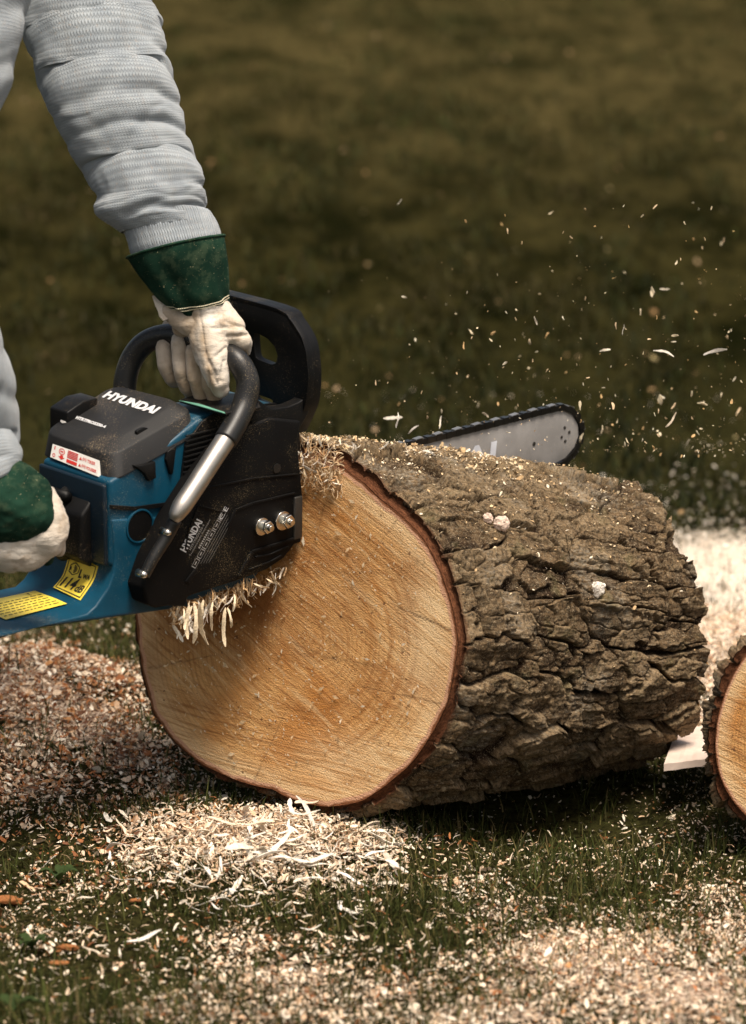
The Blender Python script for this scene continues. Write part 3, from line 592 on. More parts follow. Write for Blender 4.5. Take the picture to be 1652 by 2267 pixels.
FACE = [(723, 1018), (777, 1050), (838, 1103), (868, 1127), (922, 1175), (958, 1229), (982, 1290), (1001, 1350), (1013, 1429), (1004, 1483), (989, 1556), (958, 1622), (916, 1682), (862, 1731), (801, 1773), (741, 1785),
        (662, 1773), (602, 1746), (540, 1732), (481, 1707), (432, 1681), (376, 1628), (341, 1576), (324, 1517), (309, 1436), (302, 1371), (300, 1300), (312, 1220), (345, 1140), (400, 1075), (480, 1025), (580, 1002), (660, 1003)]
log, PN, NF, E1, E2, BP, _ = make_log('cut_log', FACE, (655, 1395), 3.985, 38, (1354, 1380, 4.27), (.176, .166), [.004, .005, .007, .005, .013, .004], 'large oak log being sawn, with deeply furrowed bark and a pale cut end', 1240, 400, 1, tilt=.12, az_far=57)
F2 = [(1800 + 215 * math.cos(a) * (1 + .03 * math.sin(3 * a)), 1625 + 245 * math.sin(a)) for a in np.linspace(0, 2 * math.pi, 40, endpoint=False)]
make_log('cut_log', F2, (1800, 1625), 3.84, 6, (1840, 1600, 4.02), (.12, .13), [.008] * 6, 'second sawn log cut off by the right edge of the picture', 620, 110, 5)
# plank lying between the logs
top = [GP(1470, 1692, .045), GP(1760, 1658, .045), GP(1720, 1600, .045), GP(1500, 1612, .045)]
vs = [t for t in top] + [t - np.array([0, 0, .009]) for t in top]
nT = 30; vs = []; 
for j in range(2):
    for a in range(nT):
        for b in range(8):
            u_, v_ = a / (nT - 1), b / 7; p = (top[0] * (1 - u_) + top[1] * u_) * (1 - v_) + (top[3] * (1 - u_) + top[2] * u_) * v_
            vs.append(p + np.array([0, 0, -.009 * j + .0012 * vn(u_ * 30, v_ * 5, j)]))
vs = np.array(vs); fs = []
I = lambda j, a, b: j * nT * 8 + a * 8 + b
for a in range(nT - 1):
    for b in range(7): fs += [(I(0, a, b), I(0, a + 1, b), I(0, a + 1, b + 1), I(0, a, b + 1)), (I(1, a, b), I(1, a, b + 1), I(1, a + 1, b + 1), I(1, a + 1, b))]
    fs += [(I(0, a, 0), I(1, a, 0), I(1, a + 1, 0), I(0, a + 1, 0)), (I(0, a, 7), I(0, a + 1, 7), I(1, a + 1, 7), I(1, a, 7))]
for b in range(7): fs += [(I(0, 0, b), I(0, 0, b + 1), I(1, 0, b + 1), I(1, 0, b)), (I(0, nT - 1, b), I(1, nT - 1, b), I(1, nT - 1, b + 1), I(0, nT - 1, b + 1))]
pk = build('plank', vs, fs, M['plank']); tag(pk, 'dust-covered pale plank lying between the two logs', 'plank')
# chips caught on the bark
nb = BP.shape[0]; phs = np.linspace(-math.pi, math.pi, nb, endpoint=False)
def bark_pts(n, ph0, ph_s, l0, l1, lpow=1.):
    k = rng.normal(ph0, ph_s, n); ii = ((k + math.pi) / (2 * math.pi) * nb).astype(int) % nb; jj = ((l0 + (l1 - l0) * rng.uniform(0, 1, n) ** lpow) * (BP.shape[1] - 1)).astype(int); return BP[ii, jj]
P = np.concatenate([bark_pts(4200, 1.75, .26, .0, .62, 1.3), bark_pts(1100, 1.55, .4, .3, 1.0), bark_pts(700, 1.0, .45, 0, .95)]); n = len(P)
# only where the bark faces up and the chip would rest
P = P + np.array([0, 0, .0015]) + rng.uniform(0, .002, (n, 1)) * np.array([0, 0, 1.])
c = pick([(.70, .56, .36), (.62, .46, .27), (.76, .66, .50), (.50, .34, .18)], n, .2); o = flakes('sawdust', P, np.clip(rng.lognormal(math.log(.0016), .45, n), .0008, .005), c, .6); tag(o, 'wood chips caught along the top of the big log', 'sawdust', kind='stuff')
# white fungus-like bits stuck to the bark
def bark_at(px, py):
    q_ = BP.reshape(-1, 3); X_, Y_, D_ = project(q_); k = (X_ - px) ** 2 + (Y_ - py) ** 2; cand = np.argsort(k)[:60]; return q_[cand[np.argmin(D_[cand])]]
for px, py, s, lab in ((1328, 1305, .009, 'white lump stuck on the bark right of the middle'), (1108, 1155, .009, 'pinkish pale chip stuck on the upper bark near the cut end'), (1085, 1148, .006, 'smaller pale chip beside the pinkish one on the upper bark')):
    p = bark_at(px, py); bm = bmesh.new(); bmesh.ops.create_icosphere(bm, subdivisions=4, radius=1); vv = np.array([list(a.co) for a in bm.verts]); ff = [[a.index for a in f_.verts] for f_ in bm.faces]; bm.free()
    vv = vv * (1 + .45 * fbm(vv[:, 0] * 2.2 + px, vv[:, 1] * 2.2, vv[:, 2] * 2.2, 4)[:, None] + .18 * fbm(vv[:, 0] * 7, vv[:, 1] * 7, vv[:, 2] * 7 + px, 3)[:, None]) * np.array([s, s * .55, s]) + p + np.array([0, -.003, 0])
    o = build('wood_crumb', vv, ff, M['chip'], attrs={'col': np.tile([[.80, .74, .66] if px > 1200 else [.72, .56, .46]], (len(vv), 1))}); tag(o, lab, 'wood crumb')
# dust sticking to the sawn face
n = 1500; px = rng.uniform(330, 990, n); py = rng.uniform(1040, 1780, n); P = np.array([on_plane(a, b, PN, NF) for a, b in zip(px, py)]); rel = P - PN
uu, vv2 = rel @ E1, rel @ E2; ok = np.hypot(uu / .235, vv2 / .205) < .93; P = P[ok] + NF * .0015; n = len(P)
a = rng.uniform(0, 6.28, n); S_ = np.clip(rng.lognormal(math.log(.0009), .5, n), .0004, .004)[:, None]; v = np.zeros((n, 4, 3)); ca, sa = np.cos(a)[:, None], np.sin(a)[:, None]; d1 = E1 * ca + E2 * sa; d2 = -E1 * sa + E2 * ca
v[:, 0] = P - d1 * S_ * 1.6; v[:, 1] = P - d2 * S_ * .6 + NF * .001; v[:, 2] = P + d1 * S_ * 1.6; v[:, 3] = P + d2 * S_ * .6 + NF * .001
o = build('sawdust', v.reshape(-1, 3), np.arange(4 * n).reshape(n, 4), M['chip'], attrs={'col': np.repeat(pick([(.78, .62, .40), (.72, .52, .30), (.82, .72, .55)], n, .12), 4, axis=0)}); tag(o, 'fine chips stuck to the sawn face of the big log', 'sawdust', kind='stuff')

# ------------------------------------------------------------------ chainsaw frame: l forward, r to the saw's right, u up
def cw(v): return RT * v[0] + UPV * v[1] + FW * v[2]
Lc = unit([.72, .20, .66]); Rc = np.array([.69, -.22, -.69]); Rc = unit(Rc - Lc * np.dot(Rc, Lc)); Uc = np.cross(Lc, Rc); Uc = Uc if Uc[1] > 0 else -Uc
SL, SR, SU = cw(Lc), cw(Rc), cw(Uc); SO = W(600, 1157, 3.93)
def sw(l, r, u): return SO + SL * l + SR * r + SU * u
def S(px, py, r=None, l=None, u=None):
    """pixel on the saw plane r=, l= or u= -> saw coordinates (l, r, u)"""
    n, k = (SR, r) if r is not None else ((SL, l) if l is not None else (SU, u))
    P = on_plane(px, py, SO + n * k, n) - SO; return np.array([P @ SL, P @ SR, P @ SU])
def SW(px, py, **k): return sw(*S(px, py, **k))
saw = empty('chainsaw', (SW(450, 1250, r=-.08)[0], SW(450, 1250, r=-.08)[1], SW(450, 1345, r=-.08)[2])); tag(saw, 'blue and black petrol chainsaw resting against the end of the log', 'chainsaw')
from mathutils.geometry import tessellate_polygon
def prism_geo(poly3, vec, holes=()):
    """extrude a planar 3D polygon (list of points), with holes, along vec"""
    loops = [list(map(np.array, poly3))] + [list(map(np.array, h)) for h in holes]; pts = [p for l in loops for p in l]
    tris = tessellate_polygon([[Vector(p) for p in l] for l in loops]); n = len(pts); v = pts + [p + vec for p in pts]
    f = [tuple(t) for t in tris] + [tuple(i + n for i in t)[::-1] for t in tris]; k = 0
    for l in loops:
        for i in range(len(l)): a, b = k + i, k + (i + 1) % len(l); f.append((a, b, b + n, a + n))
        k += len(l)
    return v, f
def fixn(o):
    bm = bmesh.new(); bm.from_mesh(o.data); bmesh.ops.remove_doubles(bm, verts=bm.verts, dist=1e-6); bmesh.ops.dissolve_limit(bm, angle_limit=R_(1.5), verts=bm.verts, edges=bm.edges); bmesh.ops.recalc_face_normals(bm, faces=bm.faces); bm.to_mesh(o.data); bm.free(); return o
def pr(name, px, r, thick, mat, parent=saw, bevel=.0015, holes=(), **k):
    """prism whose near outline is on the plane r, going inboard"""
    poly = [SW(a, b, r=r) for a, b in px]; hs = [[SW(a, b, r=r) for a, b in h] for h in holes]
    v, f = prism_geo(poly, -SR * thick, hs); o = build(name, v, f, mat, parent, bevel=bevel, **k); return fixn(o)
def prlu(name, lu, r0, r1, mat, parent=saw, bevel=.002):
    v, f = prism_geo([sw(l, r0, u) for l, u in lu], SR * (r1 - r0)); return fixn(build(name, v, f, mat, parent, bevel=bevel))
def rnd(px, n=4, amt=.3):
    """round the corners of a pixel polygon"""
    P = [np.array(p, float) for p in px]; out = []
    for i, p in enumerate(P):
        a, b = P[i - 1], P[(i + 1) % len(P)]; k0, k1 = p + (a - p) * amt, p + (b - p) * amt
        for t in np.linspace(0, 1, n): out.append((1 - t) ** 2 * k0 + 2 * t * (1 - t) * p + t * t * k1)
    return out

# engine body and tank
body_lu = [S(a, b, r=-.03)[[0, 2]] for a, b in ((243, 1066), (330, 1020), (382, 975), (445, 925), (470, 940), (600, 930), (652, 940), (655, 1150), (560, 1290), (430, 1330), (335, 1330), (243, 1250))]
body = prlu('body', body_lu, -.03, -.150, M['blue'], bevel=.004)
lu = [S(a, b, r=-.03)[[0, 2]] for a, b in ((246, 1150), (400, 1140), (415, 1343))] + [S(a, b, r=-.03)[[0, 2]] for a, b in ((304, 1358), (0, 1402), (-260, 1440))]
pu = S(179, 1330, r=-.055); pm = S(208, 1287, r=-.055); pt = S(219, 1254, r=-.055)
e_ = S(-260, 1415, r=-.03)
lu += [(e_[0], pu[2] - .006), (pu[0] - .012, pu[2] - .006), (pu[0], pu[2]), (pm[0], pm[2]), (pt[0], pt[2]), (pt[0] + .001, pt[2] + .02)]
tank = prlu('fuel_tank', lu, -.028, -.160, M['blue'], bevel=.003)
# seam groove strip and round recess on the side
pr('side_seam', [(245, 1118), (300, 1122), (405, 1108), (405, 1116), (300, 1131), (245, 1127)], -.0272, .002, M['black'], bevel=0)
def disc(px, py, rad, r, thick, seg=40, squash=1., ang=0.):
    c = S(px, py, r=r); return [sw(c[0] + rad * math.cos(t), r, c[2] + rad * squash * math.sin(t)) for t in np.linspace(0, 2 * math.pi, seg, endpoint=False)]
v, f = prism_geo(disc(311, 1165, .0200, -.0265, .002), -SR * .004, [disc(311, 1165, .0178, -.0265, .002)]); fixn(build('recess_ring', v, f, M['blue'], saw, bevel=.0007))
v, f = prism_geo(disc(311, 1165, .0178, -.0274, .002), -SR * .003); fixn(build('recess_plug', v, f, M['black_dusty'], saw))
# rear face panel, air box side, coloured near-black to stand for arm shade
v, f = prism_geo([sw(S(243, 1070, r=-.03)[0] - .001, r, u) for r, u in ((-.032, .083), (-.032, -.012), (-.149, -.012), (-.149, .083))], -SL * .006); fixn(build('rear_panel', v, f, M['blue_shaded'], saw, bevel=.003))
# top cover (two stacked rings lofted)
ccs = {k: S(*a) if False else None for k, a in {}.items()}
def cover_geo():
    bot = [S(254, 1067, r=-.028), S(88, 1022, l=S(254, 1067, r=-.028)[0])]
    lb = bot[0][0]; rl = bot[1][1]; lf = S(447, 925, r=-.028)
    rear_r = bot[0]; rear_l = np.array([lb, rl, bot[0][2] + .002]); front_r = np.array([lf[0], -.028, lf[2] - .018]); front_l = np.array([lf[0], rl, lf[2] - .016])
    C_ = np.array([lb + .016, -.056, .130]); C_ = S(245, 983, r=-.056); D_ = S(124, 937, l=C_[0]); B_ = S(397, 889, r=-.056); A_ = S(252, 852, l=B_[0] - .012)
    q0 = np.array([rear_r, rear_l, front_l, front_r]); q1 = np.array([C_, D_, A_, B_])
    top_r = q1
    def ring(Q, amt, n=7):
        out = []
        for i in range(4):
            p, a, b = Q[i], Q[i - 1], Q[(i + 1) % 4]; k0 = p + (a - p) / np.linalg.norm(a - p) * amt; k1 = p + (b - p) / np.linalg.norm(b - p) * amt
            for t in np.linspace(0, 1, n): out.append((1 - t) ** 2 * k0 + 2 * t * (1 - t) * p + t * t * k1)
        return np.array(out)
    mid = q0 * .42 + q1 * .58; ctr = mid.mean(0); mid = ctr + (mid - ctr) * np.array([1.10, 1.08, 1.0]); mid[:, 2] += .006
    lay = [ring(q0, .016), ring(q0 * .85 + mid * .15, .018), ring(mid, .022), ring(q1 * .8 + mid * .2, .020), ring(q1 * .96 + mid * .04, .019), ring(q1.mean(0) + (q1 - q1.mean(0)) * .955 + np.array([0, 0, .0008]), .017)]
    n = len(lay[0]); v = [sw(*p) for l in lay for p in l]; f = []
    for k in range(len(lay) - 1):
        for i in range(n): a, b = k * n + i, k * n + (i + 1) % n; f.append((a, b, b + n, a + n))
    f += [tuple(range(n))[::-1], tuple(range((len(lay) - 1) * n, len(lay) * n))]
    return v, f, q0, q1
v, f, Q0, Q1 = cover_geo(); cov = fixn(build('top_cover', v, f, M['cover'], saw, bevel=.0018))
# latches
pr('latch', [(300, 1032), (316, 1030), (345, 1022), (346, 1050), (347, 1058), (331, 1066), (322, 1050)], -.0245, .012, M['black'], bevel=.001)
pr('latch', [(372, 1000), (392, 985), (384, 1048), (379, 1052), (368, 1018)], -.0262, .006, M['black'], bevel=.001)
pr('latch_recess', rnd([(300, 955), (322, 945), (352, 958), (356, 985), (330, 978), (312, 975)]), -.047, .004, M['black'], bevel=.001)
la = np.array([Q1[1][0] + .03, Q0[1][1] + .002, 0]); 
vv = [sw(l, r, u) for r in (Q0[1][1] - .010, Q0[1][1] + .022) for l, u in ((Q1[1][0] + .005, .100), (Q1[1][0] + .045, .108), (Q1[1][0] + .052, .147), (Q1[1][0] + .030, .147), (Q1[1][0] + .006, .138))]
fixn(build('latch', vv, [(0, 1, 2, 3, 4), (9, 8, 7, 6, 5)] + [(i, i + 5, (i + 1) % 5 + 5, (i + 1) % 5) for i in range(5)], M['black'], saw, bevel=.002))
# cooling grille on the side
gpoly = [(448, 934), (490, 905), (610, 892), (650, 920), (600, 990), (520, 1080), (420, 1150), (396, 1112), (411, 985)]
pr('grille', gpoly, -.0268, .003, M['black'], bevel=.0008)
fins = MB()
for k in range(15):
    y0 = 965 + k * 11.5; x0 = 414 - k * .9; x1 = x0 + 105 - k * 2
    v, f = prism_geo([SW(a, b, r=-.0245) for a, b in ((x0, y0), (x1, y0 - 27), (x1, y0 - 24), (x0, y0 + 3))], -SR * .003); fins.add(v, f)
fixn(fins.build('cooling_fins', M['rubber'], saw))
# top shroud between the cover and the hand guard
vv = []
for l, u, rl_ in ((-.088, .134, -.075), (-.045, .136, -.105), (.015, .132, -.13), (.052, .122, -.13)):
    for r in (rl_, -.036): vv.append(sw(l, r, u))
vv = np.array(vv); low = vv - SU * .01; n = len(vv); fs = []
for k in range(3): fs += [(2 * k, 2 * k + 1, 2 * k + 3, 2 * k + 2), (n + 2 * k, n + 2 * k + 2, n + 2 * k + 3, n + 2 * k + 1), (2 * k, 2 * k + 2, n + 2 * k + 2, n + 2 * k), (2 * k + 1, n + 2 * k + 1, n + 2 * k + 3, 2 * k + 3)]
fs += [(0, n, n + 1, 1), (2 * 3, 2 * 3 + 1, n + 7, n + 6)]
fixn(build('top_shroud', np.concatenate([vv, low]), fs, M['blue'], saw, bevel=.003))
vv = [SW(398, 884, u=.146), SW(450, 868, u=.146), SW(560, 872, u=.146), SW(578, 900, u=.146), SW(500, 914, u=.146)]
v, f = prism_geo(vv, -SU * .004); fixn(build('warning_plate', v, f, M['black'], saw, bevel=.0008))
vv = [SW(396, 886, u=.1466), SW(440, 893, u=.1466), SW(497, 912, u=.1466), (SW(499, 915, u=.1466)), SW(440, 898, u=.1466)]
v, f = prism_geo(vv, -SU * .0008); fixn(build('label_edge', v, f, mat_plain('green_edge', (.12, .30, .22), .5), saw))

# clutch cover
CC = [(328, 1339), (317, 1302), (338, 1240), (383, 1152), (440, 1062), (500, 985), (555, 942), (600, 925), (668, 932), (661, 971), (663, 1004), (672, 1098), (669, 1201), (653, 1206), (631, 1236), (590, 1263), (525, 1287), (430, 1317), (417, 1323), (412, 1344), (374, 1342), (347, 1347)]
clutch = pr('clutch_cover', CC, 0., .030, M['black_dusty'], bevel=.0035)
def rib(pts, wd=5., h=.0025, r=.0018):
    ribs = MB()
    for (x0, y0), (x1, y1) in zip(pts[:-1], pts[1:]):
        d_ = np.array([x1 - x0, y1 - y0], float); n_ = np.array([-d_[1], d_[0]]) / np.hypot(*d_) * wd / 2
        v, f = prism_geo([SW(x0 + n_[0], y0 + n_[1], r=r), SW(x1 + n_[0], y1 + n_[1], r=r), SW(x1 - n_[0], y1 - n_[1], r=r), SW(x0 - n_[0], y0 - n_[1], r=r)], -SR * h); ribs.add(v, f)
    fixn(ribs.build('raised_rib', M['black_dusty'], clutch, bevel=.0007))
rib([(506, 1168), (522, 1130), (560, 1115), (655, 1092)]); rib([(530, 1277), (560, 1222), (600, 1210), (664, 1190)], 7); rib([(566, 1234), (600, 1228), (640, 1210)], 4); rib([(552, 1262), (600, 1244), (625, 1230)], 4)
rib([(412, 1215), (418, 1180), (440, 1120), (500, 1135)], 3); rib([(440, 1085), (560, 1060), (660, 1050)], 4); rib([(415, 1290), (436, 1262)], 9)
pr('chain_catcher', [(654, 1102), (671, 1098), (670, 1190), (652, 1196)], .0030, .006, mat_plain('dark_grey_steel', (.05, .047, .043), .4, metal=.5, dust=.4), bevel=.0012)
# small moulded details in the cover
v, f = prism_geo(disc(614, 1037, .0055, .0012, .002, 20), -SR * .003); fixn(build('cover_button', v, f, M['rubber'], clutch))
for (px, py, big) in ((580, 1163, 1.), (626, 1150, 1.08)):
    c = S(px, py, r=0.)
    v, f = prism_geo([sw(c[0] - .003 + .0105 * big * math.cos(t), .0048, c[2] + .0105 * big * math.sin(t)) for t in np.linspace(0, 6.283, 28, endpoint=False)], -SR * .006); wsh = fixn(build('washer', v, f, M['zinc'], saw, bevel=.0005))
    v, f = prism_geo([sw(c[0] + .0078 * big * math.cos(t), .0125, c[2] + .0078 * big * math.sin(t)) for t in np.linspace(.2, 6.483, 6, endpoint=False)], -SR * .010); nt = fixn(build('nut', v, f, M['zinc'], saw, bevel=.0008))
    v, f = tube_geo([sw(c[0], r, c[2]) for r in (.006, .015, .0175)], [.0042, .0042, .0036], 20); build('stud', v, f, M['zinc'], nt, bevel=.0004)
# hand guard: plate across the saw
l0 = .064
GO = rnd([(440, 632), (505, 646), (632, 680), (660, 707), (682, 742), (692, 775), (697, 830), (693, 880), (682, 912), (664, 950), (560, 950), (556, 925), (556, 900), (560, 800), (556, 745), (535, 700), (440, 676)], 3, .22)
H1 = rnd([(575, 731), (605, 745), (622, 764), (629, 784), (625, 801), (614, 804), (579, 790)], 3, .2); H2 = rnd([(577, 867), (619, 882), (615, 896), (576, 881)], 3, .2)
v, f = prism_geo([SW(a, b, l=l0) for a, b in GO], -SL * .010, [[SW(a, b, l=l0) for a, b in H1], [SW(a, b, l=l0) for a, b in H2]]); guard = fixn(build('hand_guard', v, f, M['black'], saw, bevel=.0022))
# flange running forward off the guard's outer edge, and the web that joins it to the clutch cover
out = [SW(a, b, l=l0) for a, b in ((440, 634), (505, 648), (632, 683), (658, 709), (680, 744), (690, 776), (695, 830), (691, 880), (680, 912), (662, 950))]
out = spline(np.array(out), 40); vv = []; 
for p in out: vv += [p + SL * .012, p - SL * .010, p - SL * .010 - SU * .0045, p + SL * .012 - SU * .0045]
fs = [];
for i in range(len(out) - 1):
    for k in range(4): fs.append((4 * i + k, 4 * i + (k + 1) % 4, 4 * i + 4 + (k + 1) % 4, 4 * i + 4 + k))
fs += [(0, 1, 2, 3), tuple(4 * len(out) - 4 + k for k in range(4))[::-1]]
fixn(build('guard_flange', np.array(vv), fs, M['black'], guard, bevel=.0008))
pr('guard_bracket', rnd([(556, 945), (566, 880), (600, 905), (640, 900), (664, 890), (690, 870), (684, 915), (664, 950), (668, 1000), (560, 1010)], 3, .15), -.004, .016, M['black'], bevel=.002)
# front handle
def hp(lst, n): return np.array([sw(*q) for q in spline(np.array([np.append(S(a, b, r=r), rad) for a, b, r, rad in lst])[:, :3], n)])
HP = [(288, 935, -.160, .0), (277, 880, -.164, 0), (279, 835, -.166, 0), (295, 790, -.163, 0), (325, 757, -.150, 0), (375, 742, -.122, 0), (430, 752, -.085, 0), (490, 775, -.045, 0), (527, 800, -.018, 0), (549, 845, -.004, 0), (541, 893, .0, 0), (520, 940, .006, 0), (499, 976, .010, 0)]
path = hp(HP, 90); v, f = tube_geo(path, .0135, 28); handle = build('front_handle', v, f, M['rubber'], saw, smooth=True)
path2 = hp([(503, 968, .0095, 0), (470, 1018, .013, 0), (430, 1080, .017, 0), (398, 1128, .019, 0), (384, 1152, .018, 0)], 30); rad = np.interp(np.linspace(0, 1, 30), [0, .7, .9, 1], [.0118, .0112, .0085, .006]); v, f = tube_geo(path2, rad, 28); build('handle_tube', v, f, M['steel'], handle, smooth=True)
path3 = hp([(388, 1150, .013, 0), (368, 1190, .010, 0), (340, 1235, .008, 0), (320, 1274, .006, 0)], 14); v, f = tube_geo(path3, np.linspace(.008, .0062, 14), 16); build('handle_foot', v, f, M['rubber'], handle, smooth=True)
for px, py in ((371, 1179), (318, 1272)):
    c = S(px, py, r=.014); v, f = tube_geo([sw(c[0], r, c[2]) for r in (.004, .015, .0185)], [.0045, .0045, .002], 16); build('bolt', v, f, M['zinc'], saw, smooth=True)
# chain brake scratch lines, rear handle, trigger
hpth = spline(np.array([S(150, 1215, r=-.10), S(90, 1165, r=-.10), S(10, 1150, r=-.10), S(-110, 1190, r=-.10), S(-170, 1260, r=-.10), S(-190, 1370, r=-.10)]), 40); v, f = tube_geo([sw(*p) for p in hpth], .016, 20); build('rear_handle', v, f, M['black'], saw, smooth=True)
v, f = tube_geo([SW(150, 1085, r=-.10), SW(128, 1105, r=-.10), SW(100, 1110, r=-.10)], [.006, .007, .004], 14); build('choke_lever', v, f, M['rubber'], saw, smooth=True)
v, f = tube_geo([SW(105, 1085, r=-.13), SW(150, 1100, r=-.085)], [.006, .006], 12); build('control_knob', v, f, M['black'], saw, smooth=True)
vv = [sw(l, r, u) for r in (-.055, -.145) for l, u in ((-.220, -.02), (-.220, .060), (-.236, .045), (-.240, -.005))]
fixn(build('carburettor_box', vv, [(0, 1, 2, 3), (7, 6, 5, 4)] + [(i, i + 4, (i + 1) % 4 + 4, (i + 1) % 4) for i in range(4)], M['black'], saw, bevel=.004))

# guide bar and chain
rb = -.018
BT = [(560, 1072), (700, 1037), (930, 981), (1080, 944), (1225, 908)]
NOSE = [(1250, 908), (1268, 918), (1280, 940), (1281, 965), (1272, 990), (1252, 1014), (1222, 1030)]
BB = [(1080, 1066), (900, 1112), (700, 1163), (560, 1196)]
bar_px = BT + NOSE + BB
gb = pr('guide_bar', bar_px, rb, .0045, M['bar'], bevel=.0006)
for px, py, s in ((1183, 1012 - 28, .0028), (1261, 974 - 12, .0024), (1249, 962 - 12 + 2, .0022), (1251, 988 - 8, .0024), (1262, 950, .0022), (1268, 962, .002)):
    pass
for px, py, s in ((1183, 983, .0027), (1251, 947, .0021), (1261, 957, .0021), (1252, 977, .0021), (1244, 968, .0019)):
    v, f = prism_geo(disc(px, py, s, rb + .0006, .001, 16), -SR * .001); build('rivet_hole', v, f, M['ink'], gb)
loop = [S(a, b, r=rb - .002) for a, b in bar_px]; loop = np.array(loop); ctr = loop.mean(0)
lp = spline(np.vstack([loop, loop[:1]]), 260); T = np.gradient(lp, axis=0); T /= np.linalg.norm(T, axis=1)[:, None]; N = np.cross(T, [0, 1, 0]); sgn = np.sign(((lp - ctr) * N).sum(1).mean()); N *= sgn
# resample evenly
dl = np.linalg.norm(np.diff(lp, axis=0), axis=1); cs = np.concatenate([[0], np.cumsum(dl)]); tot = cs[-1]; pitch = .0083; K = int(tot / pitch)
lk = MB(); ct = MB()
def box_geo(c, T_, N_, hl, hn, hr):
    R__ = np.array([0, 1., 0]); v = []
    for a in (-1, 1):
        for b in (-1, 1):
            for g_ in (-1, 1): v.append(sw(*(c + T_ * hl * a + N_ * hn * b + R__ * hr * g_)))
    return v, [(0, 1, 3, 2), (4, 6, 7, 5), (0, 4, 5, 1), (2, 3, 7, 6), (0, 2, 6, 4), (1, 5, 7, 3)]
ipt = lambda A, s_: np.array([np.interp(s_, cs, A[:, k]) for k in range(3)])
for k in range(K):
    s_ = k * tot / K; c = ipt(lp, s_); t_ = unit(ipt(T, s_)); n_ = unit(ipt(N, s_))
    lk.add(*box_geo(c + n_ * (.0022 if k % 2 else .0026), t_, n_, .0043, .0036 if k % 2 else .0042, .0038 if k % 2 else .0042))
    if k % 4 == 0: ct.add(*box_geo(c + n_ * .0064 , unit(t_ + n_ * .08), n_, .0060, .0011, .0036))
    pass
fixn(lk.build('saw_chain', M['chain'], saw)); sc_o = fixn(ct.build('cutters', M['shiny'], [o for o in saw.children if o.name.startswith('saw_chain')][0]))

# ------------------------------------------------------------------ lettering
def text_geo(s, shear=0., bold=0., spacing=1.):
    cu = bpy.data.curves.new('t', 'FONT'); cu.body = s; cu.size = 1; cu.shear = shear; cu.offset = bold; cu.space_character = spacing; cu.resolution_u = 3
    ob = bpy.data.objects.new('t', cu); COL.objects.link(ob); dg = bpy.context.evaluated_depsgraph_get(); me = ob.evaluated_get(dg).to_mesh()
    v = np.array([list(a.co) for a in me.vertices]); f = [tuple(p.vertices) for p in me.polygons]
    ob.evaluated_get(dg).to_mesh_clear(); bpy.data.objects.remove(ob); bpy.data.curves.remove(cu); return v, f
def lettering(name, s, mapf, mat, parent, box=(0, 0, 1, 1), **k):
    """map text bbox into box (x0,y0,x1,y1) of the unit square and then to 3D by mapf(x, y)"""
    v, f = text_geo(s, **k); lo, hi = v.min(0), v.max(0); v = (v - lo) / np.maximum(hi - lo, 1e-6)
    P = [mapf(box[0] + a[0] * (box[2] - box[0]), box[1] + a[1] * (box[3] - box[1])) for a in v]; return build(name, P, f, mat, parent)
def quad_map(bl, br, tr, tl, lift):
    n = unit(np.cross(br - bl, tl - bl)); 
    if np.dot(n, C0 - bl) < 0: n = -n
    return lambda x, y, h=0.: ((bl * (1 - x) + br * x) * (1 - y) + (tl * (1 - x) + tr * x) * y) + n * (lift + h)
# top cover plane through its four top corners
tq = [sw(*p) for p in Q1]; pc = np.mean(tq, axis=0); pn = unit(np.cross(tq[1] - tq[0], tq[3] - tq[0])); pn = pn if np.dot(pn, SU) > 0 else -pn
TP = lambda px, py: on_plane(px, py, pc + pn * .0012, pn)
mp = quad_map(TP(225, 880), TP(341, 918), TP(358, 903), TP(242, 865), .0006)
lettering('lettering', 'HYUNDAI', mp, M['white'], cov, shear=.12, bold=.055)
mp = quad_map(TP(167, 928), TP(233, 949), TP(236, 943), TP(170, 921), .0006)
lettering('lettering', 'HTRTPRO5350-4', mp, M['white'], cov, shear=.2, bold=.05)
v = [TP(135, 930), TP(140, 932), TP(146, 934), TP(147, 937), TP(138, 938), TP(134, 934)]; build('print_mark', [a + pn * .0006 for a in v], [tuple(range(6))], M['grayp'], cov)
# choke label on the rear slope of the cover
rp0 = sw(*Q0[0]); ra = sw(*(Q0[0] * .42 + Q1[0] * .58)); rbv = sw(*Q0[1]); 
rn_ = unit(np.cross(rbv - rp0, ra - rp0)); rn_ = rn_ if np.dot(rn_, SL) < 0 else -rn_
midp = (rp0 + ra) / 2; RP = lambda px, py: on_plane(px, py, midp - SL * .0055, rn_)
st = quad_map(RP(112, 1012), RP(217, 1055), RP(221, 1020), RP(118, 976 + 5), .0005)
def plate(name, mp, mat, parent, n=1, h=.0): return build(name, [mp(0, 0, h), mp(1, 0, h), mp(1, 1, h), mp(0, 1, h)], [(0, 1, 2, 3)], mat, parent)
bx = [st(x, y, -.006 * z) for z in (1, 0) for x, y in ((0, 0), (1, 0), (1, 1), (0, 1))]
lab = build('control_label', bx, [(0, 1, 2, 3)[::-1], (4, 5, 6, 7), (0, 1, 5, 4), (1, 2, 6, 5), (2, 3, 7, 6), (3, 0, 4, 7)], M['sticker'], saw)
up = lambda mp, h: (lambda x, y, z=0.: mp(x, y, h))
s2 = up(st, .0004)
lettering('lettering', 'I', s2, M['red'], lab, (.055, .62, .075, .85)); lettering('lettering', 'O', s2, M['red'], lab, (.04, .10, .10, .36), bold=.03)
lettering('lettering', 'TIRER', s2, M['red'], lab, (.76, .60, .93, .80), bold=.02); lettering('lettering', 'POUSSER', s2, M['red'], lab, (.76, .16, .97, .36), bold=.02)
